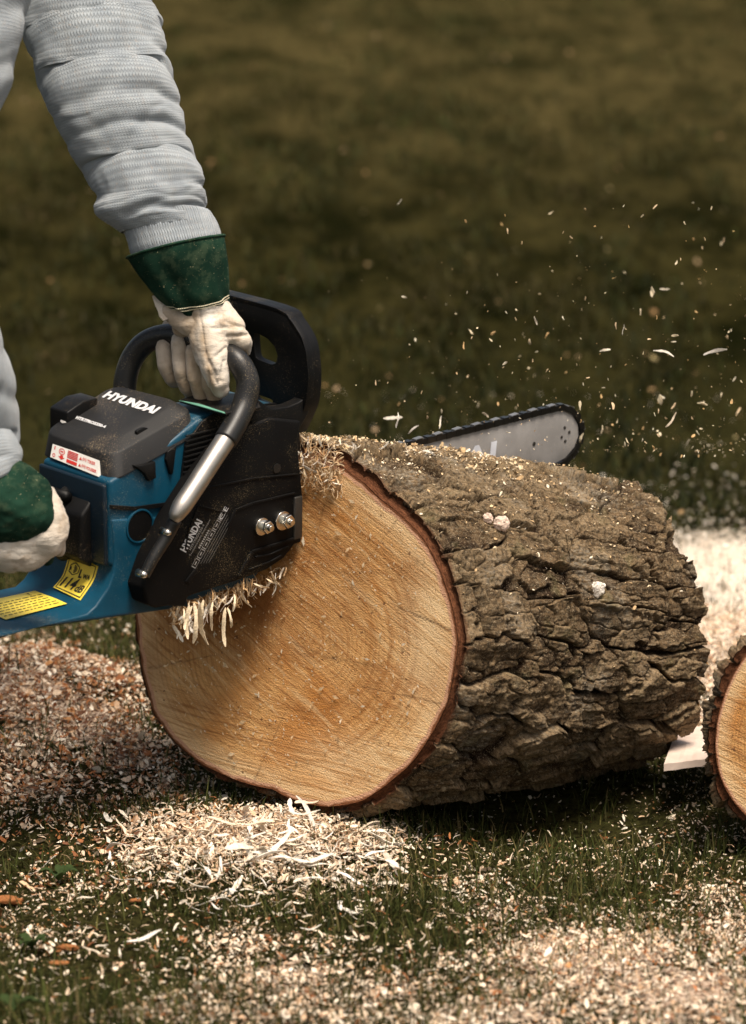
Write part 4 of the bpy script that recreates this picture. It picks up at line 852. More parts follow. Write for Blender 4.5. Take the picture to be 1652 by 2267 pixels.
lettering('lettering', '(N)', s2, M['red'], lab, (.66, .58, .74, .82), bold=.02); lettering('lettering', '(N)', s2, M['red'], lab, (.66, .14, .74, .38), bold=.02)
rp = MB()
def rect(x0, y0, x1, y1): rp.add([s2(x0, y0), s2(x1, y0), s2(x1, y1), s2(x0, y1)], [(0, 1, 2, 3)])
for k in range(5): rect(.34, .84 - k * .105, .56, .90 - k * .105)
rect(.34, .10, .56, .32)
rp.add([s2(.20, .42), s2(.20, .30), s2(.155, .30), s2(.23, .12), s2(.30, .30), s2(.26, .30), s2(.26, .42)], [(0, 1, 2, 3, 4, 5, 6)])
for t0 in range(24):
    a, b = t0 / 24 * 6.283, (t0 + 1) / 24 * 6.283; g1_ = lambda t, r: s2(.22 + .065 * r * math.cos(t), .66 + .21 * r * math.sin(t)); rp.add([g1_(a, .78), g1_(b, .78), g1_(b, 1), g1_(a, 1)], [(0, 1, 2, 3)])
rect(.185, .62, .255, .70)
for yy in (.60, .16):
    rp.add([s2(.59, yy), s2(.65, yy), s2(.62, yy + .2)], [(0, 1, 2)])
rp.build('print_marks', M['red'], lab)
# yellow noise label: bends over the ramp
yl = [(SW(219, 1254, r=-.055), SW(155, 1224, r=-.104)), (SW(208, 1287, r=-.055), SW(140, 1273, r=-.104)), (SW(179, 1330, r=-.055), SW(119, 1301, r=-.104))]
def ymap(x, y, h=0.):
    t = (1 - y); a = spline(np.array([k[1] for k in yl]), 21); b = spline(np.array([k[0] for k in yl]), 21); i = t * 20; j = min(int(i), 19); fr = i - j
    pa = a[j] * (1 - fr) + a[j + 1] * fr; pb = b[j] * (1 - fr) + b[j + 1] * fr; n = unit(np.cross(pb - pa, a[j + 1] - a[j])); n = n if np.dot(n, C0 - pa) > 0 else -n
    return pa * (1 - x) + pb * x + n * (.0008 + h)
vs = [ymap(x / 6, y / 16) for y in range(17) for x in range(7)]; fs = [(a * 7 + b, a * 7 + b + 1, a * 7 + b + 8, a * 7 + b + 7) for a in range(16) for b in range(6)]
ylab = build('noise_label', vs, fs, M['yellow'], saw, smooth=True)
ym = lambda x, y, z=0.: ymap(x, y, .0005)
lettering('lettering', 'L', ym, M['ink'], ylab, (.50, .50, .60, .74), bold=.045); lettering('lettering', 'WA', ym, M['ink'], ylab, (.63, .50, .87, .64), bold=.05)
lettering('lettering', '114', ym, M['ink'], ylab, (.12, .13, .60, .47), shear=.15, bold=.03); lettering('lettering', 'dB', ym, M['ink'], ylab, (.63, .13, .88, .33), shear=.15, bold=.03)
im = MB()
def strip(p, q, wd=.012, mp=ym):
    p, q = np.array(p), np.array(q); d_ = q - p; n_ = np.array([-d_[1], d_[0]]) / (np.hypot(*d_) + 1e-9) * wd; m = 6
    for k in range(m):
        a, b = p + d_ * k / m, p + d_ * (k + 1) / m; im.add([mp(*(a + n_)), mp(*(b + n_)), mp(*(b - n_)), mp(*(a - n_))], [(0, 1, 2, 3)])
for a, b in (((.06, .05), (.94, .05)), ((.94, .05), (.94, .95)), ((.94, .95), (.06, .95)), ((.06, .95), (.06, .05))): strip(a, b)
hexp = [(.30 + .17 * math.cos(t), .70 + .15 * math.sin(t)) for t in np.linspace(.5, 6.783, 7)]
for a, b in zip(hexp[:-1], hexp[1:]): strip(a, b, .012)
for rr_ in (.04, .075, .11):
    ar = [(.27 + rr_ * math.cos(t), .70 + rr_ * .85 * math.sin(t)) for t in np.linspace(-1.4, 1.4, 7)]
    for a, b in zip(ar[:-1], ar[1:]): strip(a, b, .010)
strip((.18, .66), (.18, .74), .022)
im.build('print_marks', M['ink'], ylab)
# second yellow label with lines of small print
uy = S(60, 1345, u=pu[2] - .0045); q_ = [SW(13, 1372, u=pu[2] - .0045), SW(149, 1337, u=pu[2] - .0045), SW(84, 1307, u=pu[2] - .0045), SW(-70, 1340, u=pu[2] - .0045)]
sm = quad_map(q_[0], q_[1], q_[2], q_[3], .0004); wl = plate('warning_label', sm, M['yellow'], saw)
im = MB(); sm2 = up(sm, .0004); rr2 = random.Random(3)
for k in range(6):
    x0 = .06
    while x0 < .93:
        L_ = rr2.uniform(.03, .09); strip((x0, .14 + k * .12), (min(x0 + L_, .95), .14 + k * .12), .014, sm2); x0 += L_ + .025
im.build('small_print', M['ink'], wl); lettering('lettering', '!', sm2, M['ink'], wl, (.80, .80, .83, .94))
# print on the clutch cover: runs up to the right
def cm(x, y, z=0.):
    o_ = np.array([412., 1222.]); ex = np.array([34., -62.]); ey = np.array([-13.5, -7.5]); p = o_ + ex * x - ey * (y - 1) * -1.; return SW(*(o_ + ex * x + ey * y), r=.0006)
lettering('lettering', 'HYUNDAI', lambda x, y: cm(x, y), M['white'], clutch, (-.02, -.05, 1.08, .95), bold=.03)
lettering('lettering', 'HTRTPRO5350-4', lambda x, y: cm(x, y), M['grayp'], clutch, (.12, -.50, 1.02, -.18))
lettering('lettering', 'Tronconneuse thermique', lambda x, y: cm(x, y), M['grayp'], clutch, (-.05, -.95, 1.25, -.65))
lettering('lettering', 'CE', lambda x, y: cm(x, y), M['white'], clutch, (1.42, -2.35, 1.85, -1.75), spacing=1.3, bold=.0)
im = MB(); cmr = lambda x, y: cm(x, y)
for k in range(9): strip((.30 + k * .075, -1.38), (.345 + k * .075, -1.38), .13, cmr)
for k in range(6):
    x0 = -.30 + k * .34; 
    for a, b in (((x0, -2.3), (x0 + .28, -2.3)), ((x0 + .28, -2.3), (x0 + .28, -1.7)), ((x0 + .28, -1.7), (x0, -1.7)), ((x0, -1.7), (x0, -2.3))): strip(a, b, .012 if a[0] == b[0] else .02, cmr)
    strip((x0 + .08, -2.0), (x0 + .20, -2.0), .07, cmr)
for k in range(4): strip((-.1 + .05 * k, -2.65 - k * .32), (1.65 - .1 * k, -2.65 - k * .32), .012, cmr)
im.build('small_print', M['grayp'], clutch)
# bar letters
bm_ = quad_map(SW(720, 1124, r=rb), SW(1100, 1030, r=rb), SW(1100, 975, r=rb), SW(720, 1066, r=rb), .0006)
lettering('lettering', 'HYUNDAI', bm_, mat_plain('pale_print', (.62, .64, .70), .5), gb, (0, 0, 1, 1), bold=.03, shear=.1)

# ------------------------------------------------------------------ person
def rc(p0, r0, p1, r1, seg=16, n=7):
    """round cone (capsule with two radii) as geometry"""
    p0, p1 = np.array(p0, float), np.array(p1, float); d = p1 - p0; L = np.linalg.norm(d); T = d / L if L > 1e-9 else np.array([0, 0, 1.])
    pts = []; rr = []
    for k in range(n): a = math.pi / 2 * (1 - k / (n - 1)); pts.append(p0 - T * r0 * math.sin(a)); rr.append(max(r0 * math.cos(a), 1e-4))
    for k in range(n): a = math.pi / 2 * k / (n - 1); pts.append(p1 + T * r1 * math.sin(a)); rr.append(max(r1 * math.cos(a), 1e-4))
    pts = np.array(pts); a0 = np.array([0, 0, 1.]) if abs(T[2]) < .9 else np.array([1., 0, 0]); N = unit(a0 - T * np.dot(a0, T)); B = np.cross(T, N); v = []
    for i in range(len(pts)):
        for k in range(seg): t = 2 * math.pi * k / seg; v.append(pts[i] + (N * math.cos(t) + B * math.sin(t)) * rr[i])
    m = len(pts); f = [(i * seg + k, i * seg + (k + 1) % seg, (i + 1) * seg + (k + 1) % seg, (i + 1) * seg + k) for i in range(m - 1) for k in range(seg)] + [tuple(range(seg))[::-1], tuple(range((m - 1) * seg, m * seg))]
    return v, f
def chain_geo(mb, pts):
    for a, b in zip(pts[:-1], pts[1:]): mb.add(*rc(a[:3], a[3], b[:3], b[3]))
def ell(mb, c, ax):
    """ellipsoid; ax = three axis vectors"""
    bm = bmesh.new(); bmesh.ops.create_icosphere(bm, subdivisions=3, radius=1); v = np.array([list(a.co) for a in bm.verts]) @ np.array(ax) + np.array(c); f = [tuple(a.index for a in q.verts) for q in bm.faces]; bm.free(); mb.add(v, f)
def organic(mb, name, mat, parent, voxel, smooth=6, fac=.5, disp=None, attrf=None):
    o = mb.build(name, mat, parent); m = o.modifiers.new('r', 'REMESH'); m.mode = 'VOXEL'; m.voxel_size = voxel; m.use_smooth_shade = True
    s_ = o.modifiers.new('s', 'SMOOTH'); s_.iterations = smooth; s_.factor = fac
    dg = bpy.context.evaluated_depsgraph_get(); ev = o.evaluated_get(dg); me = bpy.data.meshes.new_from_object(ev); o.modifiers.clear(); old = o.data; o.data = me; me.name = name
    if not me.materials: me.materials.append(mat)
    off = np.array(root_of(o).location) if parent is not None else np.zeros(3)
    co = np.zeros(len(me.vertices) * 3); me.vertices.foreach_get('co', co); co = co.reshape(-1, 3); nn = np.zeros(len(me.vertices) * 3, dtype=np.float32); me.vertices.foreach_get('normal', nn); nn = nn.reshape(-1, 3)
    if disp is not None: co = co + nn * disp(co + off)[:, None]; me.vertices.foreach_set('co', co.astype(np.float32).ravel()); me.update()
    if attrf is not None:
        a = me.attributes.new('dirt_shade', 'FLOAT', 'POINT'); a.data.foreach_set('value', attrf(co + off).astype(np.float32))
    me.polygons.foreach_set('use_smooth', np.ones(len(me.polygons), dtype=bool)); return o
def A4(p, r): return (*p, r)
wristL = SW(452, 620, r=-.075); shL = W(30, -420, 4.02); elL = W(175, -60, 3.92)
wristR = W(-50, 1095, 3.75); elR = W(-175, 420, 3.60); shR = W(-110, -330, 3.62)
neck = (shL + shR) / 2 + np.array([.02, 0, .06]); hip = np.array([-1.05, 4.05, .93]); headc = neck + np.array([.13, 0, .10])
kn = [np.array([-.78, 3.82, .50]), np.array([-1.02, 4.30, .50])]; an = [np.array([-.86, 3.80, .09]), np.array([-1.12, 4.32, .09])]
bmB = MB(); chest = neck * .6 + hip * .4
chain_geo(bmB, [A4(hip, .13), A4(chest * .45 + hip * .55, .125), A4(chest, .14), A4(neck - np.array([.06, 0, .03]), .10)]); chain_geo(bmB, [A4(neck - np.array([.03, 0, .02]), .06), A4(headc - np.array([.03, 0, .02]), .055)])
ell(bmB, headc + np.array([.05, 0, .02]), np.diag([.085, .072, .11])); ell(bmB, headc + np.array([.135, 0, -.005]), np.diag([.018, .013, .022])); ell(bmB, headc + np.array([.105, 0, -.06]), np.diag([.03, .03, .025]))
for sg in (-1, 1): ell(bmB, headc + np.array([.04, .072 * sg, .01]), np.diag([.018, .01, .03])); ell(bmB, headc + np.array([.118, .028 * sg, .028]), np.diag([.012, .012, .009]))
ell(bmB, headc + np.array([.125, 0, -.04]), np.diag([.010, .024, .006]))
chain_geo(bmB, [A4(neck - np.array([.05, 0, .03]), .07), A4(shL, .055), A4(elL, .042), A4(wristL, .027)]); chain_geo(bmB, [A4(neck - np.array([.05, 0, .03]), .07), A4(shR, .055), A4(elR, .042), A4(wristR, .027)])
for h_, k_, a_ in ((hip + np.array([0, -.09, 0]), kn[0], an[0]), (hip + np.array([0, .09, 0]), kn[1], an[1])):
    chain_geo(bmB, [A4(h_, .095), A4(k_, .058), A4(k_ * .5 + a_ * .5 + np.array([-.02, 0, .04]), .052), A4(a_, .038)]); chain_geo(bmB, [A4(a_ - np.array([.03, 0, .04]), .035), A4(a_ + np.array([.15, 0, -.06]), .028)])
person = organic(bmB, 'person', M['skin'], None, .009, 6); tag(person, 'person in a pale blue-grey knitted sweater and work gloves bending over the chainsaw', 'person')
# off-picture clothing
tr = MB()
for h_, k_, a_ in ((hip + np.array([0, -.09, 0]), kn[0], an[0]), (hip + np.array([0, .09, 0]), kn[1], an[1])): chain_geo(tr, [A4(h_, .115), A4(k_, .078), A4(a_ + np.array([0, 0, .03]), .065)])
ell(tr, hip, np.diag([.15, .18, .13])); organic(tr, 'trousers', M['denim'], person, .010, 6)
for a_ in an:
    bt_ = MB(); chain_geo(bt_, [A4(a_ + np.array([0, 0, .06]), .055), A4(a_ - np.array([.01, 0, .02]), .05), A4(a_ + np.array([.15, 0, -.045]), .042)]); organic(bt_, 'boot', M['boot'], person, .007, 4)
hr = MB(); ell(hr, headc + np.array([.025, 0, .055]), np.diag([.095, .082, .09])); organic(hr, 'hair', M['hair'], person, .008, 3)
tz = MB(); chain_geo(tz, [A4(hip + np.array([.03, 0, .03]), .150), A4(chest, .165), A4(neck - np.array([.08, 0, .05]), .125)]); chain_geo(tz, [A4(neck - np.array([.08, 0, .05]), .11), A4(shL, .085), A4(shL * .5 + elL * .5, .085)])
chain_geo(tz, [A4(neck - np.array([.08, 0, .05]), .11), A4(shR, .078), A4(shR * .55 + elR * .45, .070)])
sweater = organic(tz, 'sweater', mat_plain('knit_wool_plain', (.36, .39, .42), .95, spec=.1, wear=.1), person, .009, 5)

def loft(name, rows, nring, seg, mat, parent, dispf=None, ratio=.85, tiltb=0., uvs=(1., 1.), caps=False, thick=0., attrf=None):
    """rows: (Lx, Ly, Rx, Ry, depth); rings span the two silhouette points, the other axis lies across the view"""
    R5 = spline(np.array(rows, float), nring); Lp = np.array([W(a[0], a[1], a[4]) for a in R5]); Rp = np.array([W(a[2], a[3], a[4]) for a in R5]); C = (Lp + Rp) / 2; A = (Rp - Lp) / 2
    T = np.gradient(C, axis=0); T /= np.linalg.norm(T, axis=1)[:, None]
    th = np.linspace(0, 2 * math.pi, seg, endpoint=False); V = np.zeros((nring, seg, 3)); dist = np.concatenate([[0], np.cumsum(np.linalg.norm(np.diff(C, axis=0), axis=1))])
    for i in range(nring):
        a = A[i]; ra = np.linalg.norm(a); b = unit(np.cross(a, T[i])); b = b if np.dot(b, C0 - C[i]) > 0 else -b   # towards the camera
        b = b * ra * ratio
        for k, t in enumerate(th):
            q_ = a * math.cos(t) + b * math.sin(t); dsp = dispf(dist[i], t, i / (nring - 1)) if dispf else 0.
            V[i, k] = C[i] + q_ * (1 + dsp / ra)
    idx = np.arange(nring * seg).reshape(nring, seg); nxt = np.roll(idx, -1, axis=1); q = np.stack([idx[:-1], nxt[:-1], nxt[1:], idx[1:]], -1).reshape(-1, 4)
    uv = np.zeros((nring, seg, 2)); uv[..., 0] = th[None] / (2 * math.pi); uv[..., 1] = dist[:, None]
    # split the seam so that UVs do not wrap: seam sits at the far side
    sh = seg * 3 // 4; uv[..., 0] = np.mod(th[None] / (2 * math.pi) + .25, 1)
    uv2 = uv.copy(); uv2[..., 1] = uv[..., 1] / .45
    o = build(name, V.reshape(-1, 3), q, mat, parent, smooth=True, uv=uv2.reshape(-1, 2), attrs=attrf(V.reshape(-1, 3)) if attrf else None)
    if thick: m = o.modifiers.new('t', 'SOLIDIFY'); m.thickness = thick; m.offset = -1
    return o, V
dS = 3.87
SL_ = [(90, -420, 330, -480, 3.98), (75, -250, 325, -310, 3.95), (66, -120, 332, -160, 3.93), (62, -30, 340, -70, 3.91), (56, 30, 345, 5, 3.90), (52, 80, 362, 48, 3.90), (68, 120, 366, 90, 3.89), (82, 170, 379, 138, 3.89), (101, 222, 392, 192, 3.88), (124, 277, 404, 246, 3.88), (151, 330, 416, 298, 3.88),
       (180, 378, 430, 343, 3.88), (205, 415, 446, 382, 3.87), (220, 438, 456, 410, 3.87), (212, 458, 455, 430, 3.87), (216, 478, 457, 448, 3.87), (244, 500, 463, 468, 3.87), (268, 515, 470, 484, 3.87)]
def folds(s, t, f):
    # s metres along the sleeve; wrinkles run across, leaning, strongest on the upper/right side
    n1 = vn(np.array([s * 10]), np.array([math.cos(t) * 1.5]), math.sin(t) * 1.5, 5)[0]; n2 = vn(np.array([s * 13 + 3]), np.array([math.cos(t) * 1.2]), math.sin(t) * 1.2, 8)[0]
    ph = s * math.pi / .0335 + .5 * math.sin(t) + 2.2 * (n1 - .5); cr = math.exp(-(math.sin(ph) / .55) ** 2)
    ph2 = s * math.pi / .052 - .9 * math.sin(t) + 1.1 * math.cos(t) + 3 * (n2 - .5); cr2 = math.exp(-(math.sin(ph2) / .30) ** 2)
    env = .12 + .88 * max(0, .5 + .5 * math.cos(t - .5)) ** 1.2
    base = .0016 - .0070 * cr * env * (.35 + 1.2 * n2) - .0030 * cr2 * (.3 + .7 * max(0, math.sin(t + .3))) * n1
    ph3 = s * math.pi / .0175 + 1.3 * math.sin(t) + 5 * (n1 - .5); base -= .0022 * math.exp(-(math.sin(ph3) / .4) ** 2) * n2 * (.4 + .6 * env)
    if f > .93: base *= .3
    return base + .0036 * float(fbm(np.array([s * 30]), np.array([math.cos(t) * 3]), math.sin(t) * 3, 3, 2)[0])
slv, _ = loft('sleeve', SL_, 210, 88, M['knit'], sweater, folds, .80)
CF = [(252, 486, 466, 470, 3.872), (272, 512, 474, 484, 3.87), (281, 535, 481, 500, 3.87), (288, 560, 487, 522, 3.87), (306, 590, 486, 555, 3.87), (345, 628, 478, 600, 3.87)]
loft('sleeve_cuff', CF, 40, 88, M['rib'], slv, lambda s, t, f: .0007 * math.cos(t * 52) + .0012 * math.sin(t * 3 + s * 60), .80)
# right arm (the one on the rear handle), mostly outside the picture
RA = [(-250, -300, 30, -330, 3.66), (-250, -150, 55, -160, 3.64), (-260, -20, 74, -40, 3.63), (-265, 60, 52, 50, 3.62), (-270, 130, 36, 120, 3.62), (-270, 180, 32, 170, 3.62), (-275, 240, 4, 232, 3.62), (-285, 330, -30, 320, 3.62), (-290, 430, -50, 440, 3.61), (-280, 560, -40, 570, 3.62), (-250, 700, -10, 700, 3.64), (-215, 800, 22, 800, 3.66), (-185, 880, 38, 870, 3.68), (-160, 950, 44, 950, 3.70), (-120, 1040, 46, 985, 3.685), (-105, 1085, 47, 1015, 3.68), (-95, 1110, 40, 1040, 3.68)]
loft('sleeve', RA, 120, 64, M['knit'], sweater, lambda s, t, f: folds(s * .55, t, f) * .8, .9)

# ---- gloves
dG = lambda r: SW(440, 760, r=r)
def g3(px, py, r=None, d=None, off=0.):
    p = SW(px, py, r=r) if r is not None else W(px, py, d); v = unit(C0 - p); return p + v * off
# handle passes r=-.15 (px 325) .. -.045 (px 490); view distance there
def hd(px, py, off):  # a point near the handle's grip, off = metres towards the camera
    r = np.interp(px, [325, 375, 430, 490, 527], [-.150, -.122, -.085, -.045, -.018]); return g3(px, py, r=r, off=off)
gl = MB(); K_ = 1 / 1900.
# back of the hand and wrist: from the cuff down over the handle
wr = hd(452, 655, .0)
def add_chain(lst): chain_geo(gl, [A4(hd(a, b, o_), r_ * K_) for a, b, r_, o_ in lst])
add_chain([(452, 640, 44, .000), (455, 680, 46, .002), (462, 715, 46, .004)])
add_chain([(425, 655, 28, .006), (412, 715, 28, .010), (405, 722, 26, .012)])
add_chain([(480, 690, 34, -.004), (508, 730, 36, -.010), (532, 752, 24, -.016)])
add_chain([(440, 700, 34, .012), (452, 745, 34, .018), (462, 785, 31, .022)])
add_chain([(490, 720, 30, .004), (480, 760, 22, .016), (482, 800, 20, .024)])
# thumb lying down over the front of the handle
add_chain([(466, 735, 38, .016), (469, 770, 37, .022), (476, 810, 33, .027), (483, 842, 26, .027), (488, 862, 19, .023)])
# hand mass behind the handle and the thenar fold at its right
add_chain([(515, 735, 26, -.012), (543, 758, 16, -.018), (551, 782, 6, -.020)])
def DISPG(P):
    px, py, _ = project(P); d = fbm(P[:, 0] * 60, P[:, 1] * 60, P[:, 2] * 60, 3, 1) * .0018
    def cr(x0, y0, x1, y1, wd, amt):
        dx, dy = x1 - x0, y1 - y0; t = np.clip(((px - x0) * dx + (py - y0) * dy) / (dx * dx + dy * dy), 0, 1); return -amt * np.exp(-(np.hypot(px - x0 - t * dx, py - y0 - t * dy) / wd) ** 2)
    for c_ in ((548, 742, 505, 745, 4, .0025), (535, 722, 470, 728, 5, .0016), (505, 690, 440, 700, 5, .0010), (462, 800, 478, 832, 4, .0028), (497, 800, 488, 845, 4, .0022), (470, 830, 482, 850, 3, .002), (455, 780, 466, 810, 4, .0014), (500, 712, 545, 728, 4, .0013), (478, 670, 478, 870, 0.01, 0), (440, 680, 452, 760, 2.2, .0014), (452, 760, 466, 860, 2.2, .0012), (500, 770, 478, 790, 4, .0018)): 
        if c_[5]: d = d + cr(*c_)
    return d
def DIRT_SHADE_G(P):  # left side and thumb edge darkened: dirt mixed with painted shade
    px, py, _ = project(P); a = sstep(458, 415, px + (py - 740) * .05) * .85; b = .75 * np.exp(-((px - (448 + (py - 740) * .20)) / 12) ** 2) * sstep(700, 760, py)
    c_ = .5 * np.exp(-(((px - 487) / 22) ** 2 + ((py - 850) / 24) ** 2)); return np.clip(np.maximum.reduce([a, b, c_]) * (.6 + .8 * vn(px * .06, py * .06)), 0, 1)
gloveL = organic(gl, 'glove', M['glove'], person, .0016, 9, .5, DISPG, DIRT_SHADE_G)
# four fingers closed round the handle: each comes over the back of the tube and under it towards the viewer
def finger(px0, top, bot, wd, offs, lean=0.):
    m = MB(); px = px0
    L = [(px0 + 12 + lean, top - 30 + 6, wd * .95, -.016), (px0 + 2, top + 8, wd * .92, .004), (px0, top + 22, wd, .016), (px0 + 5, (top + bot) / 2 + 6, wd, .020), (px0 + 16, bot - 26, wd * .92, .014), (px0 + 24, bot - 16, wd * .8, .004)]
    chain_geo(m, [A4(hd(a, b, o_ + offs), r_ * K_) for a, b, r_, o_ in L])
    return m
allf = MB()
for (a, t_, b_, w2_, of) in ((362, 748, 862, 17.5, .000), (396, 738, 884, 18.5, .002), (428, 762, 900, 18.5, .002), (458, 790, 905, 17, -.006)):
    m = finger(a, t_, b_, w2_, of); organic(m, 'glove_finger', M['glove'], gloveL, .0015, 5, .5, lambda P: fbm(P[:, 0] * 90, P[:, 1] * 90, P[:, 2] * 90, 3, 1) * .0016, lambda P: np.clip(.62 + .5 * fbm(P[:, 0] * 40, P[:, 1] * 40, P[:, 2] * 40, 3) + sstep(.0, 1, (project(P)[1] - 800) / 90) * .3, 0, 1))  # finger tone is dirt plus painted shade, heavier lower down
# green cuff
def cuff_disp(s, t, f): return .0016 * math.sin(t * 9 + 12 * s) * (.3 + vn(np.array([t * 2.]), np.array([s * 30]))[0]) + .0012 * math.sin(t * 2 + 1) + .0010 * math.sin(t * 5 + s * 40) + .0006 * float(fbm(np.array([s * 60]), np.array([math.cos(t) * 4]), math.sin(t) * 4, 3)[0])
CU = [(285, 571, 494, 523, 3.865), (296, 590, 496, 545, 3.865), (318, 622, 500, 595, 3.868), (345, 655, 503, 635, 3.87), (382, 682, 505, 658, 3.875), (396, 697, 506, 669, 3.878)]
cuff, CV = loft('glove_cuff', CU, 50, 80, M['green'], gloveL, cuff_disp, .78, thick=.0012)
# hem at the top and two rows of stitches at the bottom
def on_cuff(k, t):
    i = k * (CV.shape[0] - 1); j = min(int(i), CV.shape[0] - 2); a = CV[j] * (1 - (i - j)) + CV[j + 1] * (i - j); s_ = t / (2 * math.pi) * CV.shape[1]; m = int(s_) % CV.shape[1]; fr = s_ - int(s_); return a[m] * (1 - fr) + a[(m + 1) % CV.shape[1]] * fr
rim_ = [on_cuff(.0, t) for t in np.linspace(0, 2 * math.pi, 81)]; v, f = tube_geo(np.array(rim_), .0016, 8, False); build('hem', v, f, mat_green('green_binding'), cuff, smooth=True)
stt = MB()
for k in (.73, .79):
    for i in range(46):
        t0 = .15 + i * (math.pi - .2) / 46; c_ = CV.mean(axis=(0, 1)); a, b = on_cuff(k, t0), on_cuff(k, t0 + .043); o1 = unit(C0 - a) * .0018; v, f = tube_geo([a + o1, (a + b) / 2 + o1 * 1.3, b + o1], .00065, 6); stt.add(v, f)
sto = stt.build('stitching', M['thread'], cuff)
# leather pull-tab under the cuff at the left
tb = [(336, 654), (379, 656), (384, 668), (398, 694), (392, 704), (372, 706), (362, 712), (352, 700), (350, 690), (344, 678)]
v, f = prism_geo([W(a, b, 3.868 + .004 * math.sin(a * .1)) for a, b in tb], FW * .006); fixn(build('glove_tab', v, f, M['glove'], gloveL, bevel=.0015))
mm = MB(); chain_geo(mm, [A4(W(372, 690, 3.875), .010), A4(W(400, 706, 3.875), .014), A4(W(425, 716, 3.872), .016)]); organic(mm, 'glove_heel', M['glove'], gloveL, .0016, 5, .5, lambda P: fbm(P[:, 0] * 70, P[:, 1] * 70, P[:, 2] * 70, 3) * .002, lambda P: .6 + 0 * P[:, 0])

# rear-hand glove: rounded back of the hand over the rear handle, green top and a white leather side band
g2 = MB(); D2 = 3.70
def r2(lst): chain_geo(g2, [A4(W(a, b, D2 + o_), r_ * D2 / F) for a, b, r_, o_ in lst])
def e2_(mb, c, ax, ay, ad, dd, rot=0.):
    k = D2 / F; ca, sa = math.cos(rot), math.sin(rot); ell(mb, W(c[0], c[1], D2 + dd), [(RT * ca - UPV * sa) * ax * k, (RT * sa + UPV * ca) * ay * k, FW * ad * k])
e2_(g2, (22, 1152), 128, 118, 70, .002, .25); e2_(g2, (-50, 1180), 120, 92, 90, .01); e2_(g2, (95, 1165), 56, 76, 60, .0, -.1)
def disp2(P): return -np.abs(fbm(P[:, 0] * 22, P[:, 1] * 22, P[:, 2] * 34, 4, 6)) * .010 + .002
gloveR = organic(g2, 'glove', M['glove'], person, .0022, 10, .5, disp2, lambda P: np.clip(.25 + .5 * fbm(P[:, 0] * 30, P[:, 1] * 30, P[:, 2] * 30, 3, 5), 0, 1))
# green back panel: a shell over the upper part, following the lower edge curve seen in the photo
gp = MB()
def r3(lst): chain_geo(gp, [A4(W(a, b, D2 + o_), r_ * D2 / F) for a, b, r_, o_ in lst])
e2_(gp, (8, 1108), 119, 96, 62, -.022, .33); e2_(gp, (-60, 1140), 120, 80, 90, -.008); r3([(-60, 1050, 58, .0), (-10, 1062, 60, .0), (14, 1080, 66, .0)])
gpo = organic(gp, 'glove_cuff', M['green'], gloveR, .0022, 8, .5, lambda P: fbm(P[:, 0] * 26, P[:, 1] * 26, P[:, 2] * 40, 4, 8) * .007)
rimp = [W(*q, D2 - .046 + .02 * abs(i - 3) / 3) for i, q in enumerate(((-40, 1140), (0, 1118), (28, 1098), (48, 1075), (58, 1056), (60, 1040), (56, 1028)))]; v, f = tube_geo(spline(np.array(rimp), 40), .0018, 8); build('hem', v, f, mat_green('green_binding_dark'), gpo, smooth=True)
for k, (a, b, c_, d_) in enumerate(((126, 1196, 132, 1226), (104, 1222, 106, 1246), (74, 1240, 74, 1258))):
    m = MB(); chain_geo(m, [A4(W(a - 22, b - 18, D2 + .01), 20 * D2 / F), A4(W(a, b, D2 + .005), 20 * D2 / F), A4(W(c_ - 2, d_ - 8, D2 + .015), 16 * D2 / F)]); organic(m, 'glove_finger', M['green'] if k else M['glove'], gloveR, .002, 4, .5, None, lambda P: .55 + 0 * P[:, 0])

# ------------------------------------------------------------------ shavings hanging from the saw and stuck on the cut
def dangling(n, gen, label, group, scale=(.5, 1.)):
    global cnt
    for k in range(n):
        p, d_ = gen(k); z = Vector(tuple(d_)); q_ = z.to_track_quat('X', 'Z').to_euler(); q_.rotate_axis('X', random.uniform(0, 6.28)); put(cnt, p, q_, random.uniform(*scale), label, group); cnt += 1
def gA(k):
    px = random.choice([random.gauss(420, 18), random.gauss(420, 22), random.gauss(480, 30), random.uniform(540, 625)]); py = np.interp(px, [385, 420, 525, 590, 640], [1345, 1340, 1300, 1275, 1245]) + random.uniform(5, 62 if px < 460 else 26); p = SW(px, py, r=random.uniform(-.02, .0) ); p = p + SR * .004
    sl = random.gauss(-.15, .45); dirv = unit(-UPV * 1 + RT * sl + FW * random.gauss(0, .25)); return p, dirv
dangling(44, gA, 'pale shaving hanging in the clump below the saw\'s black side cover', 'shavings hanging under the saw', (.40, .95))
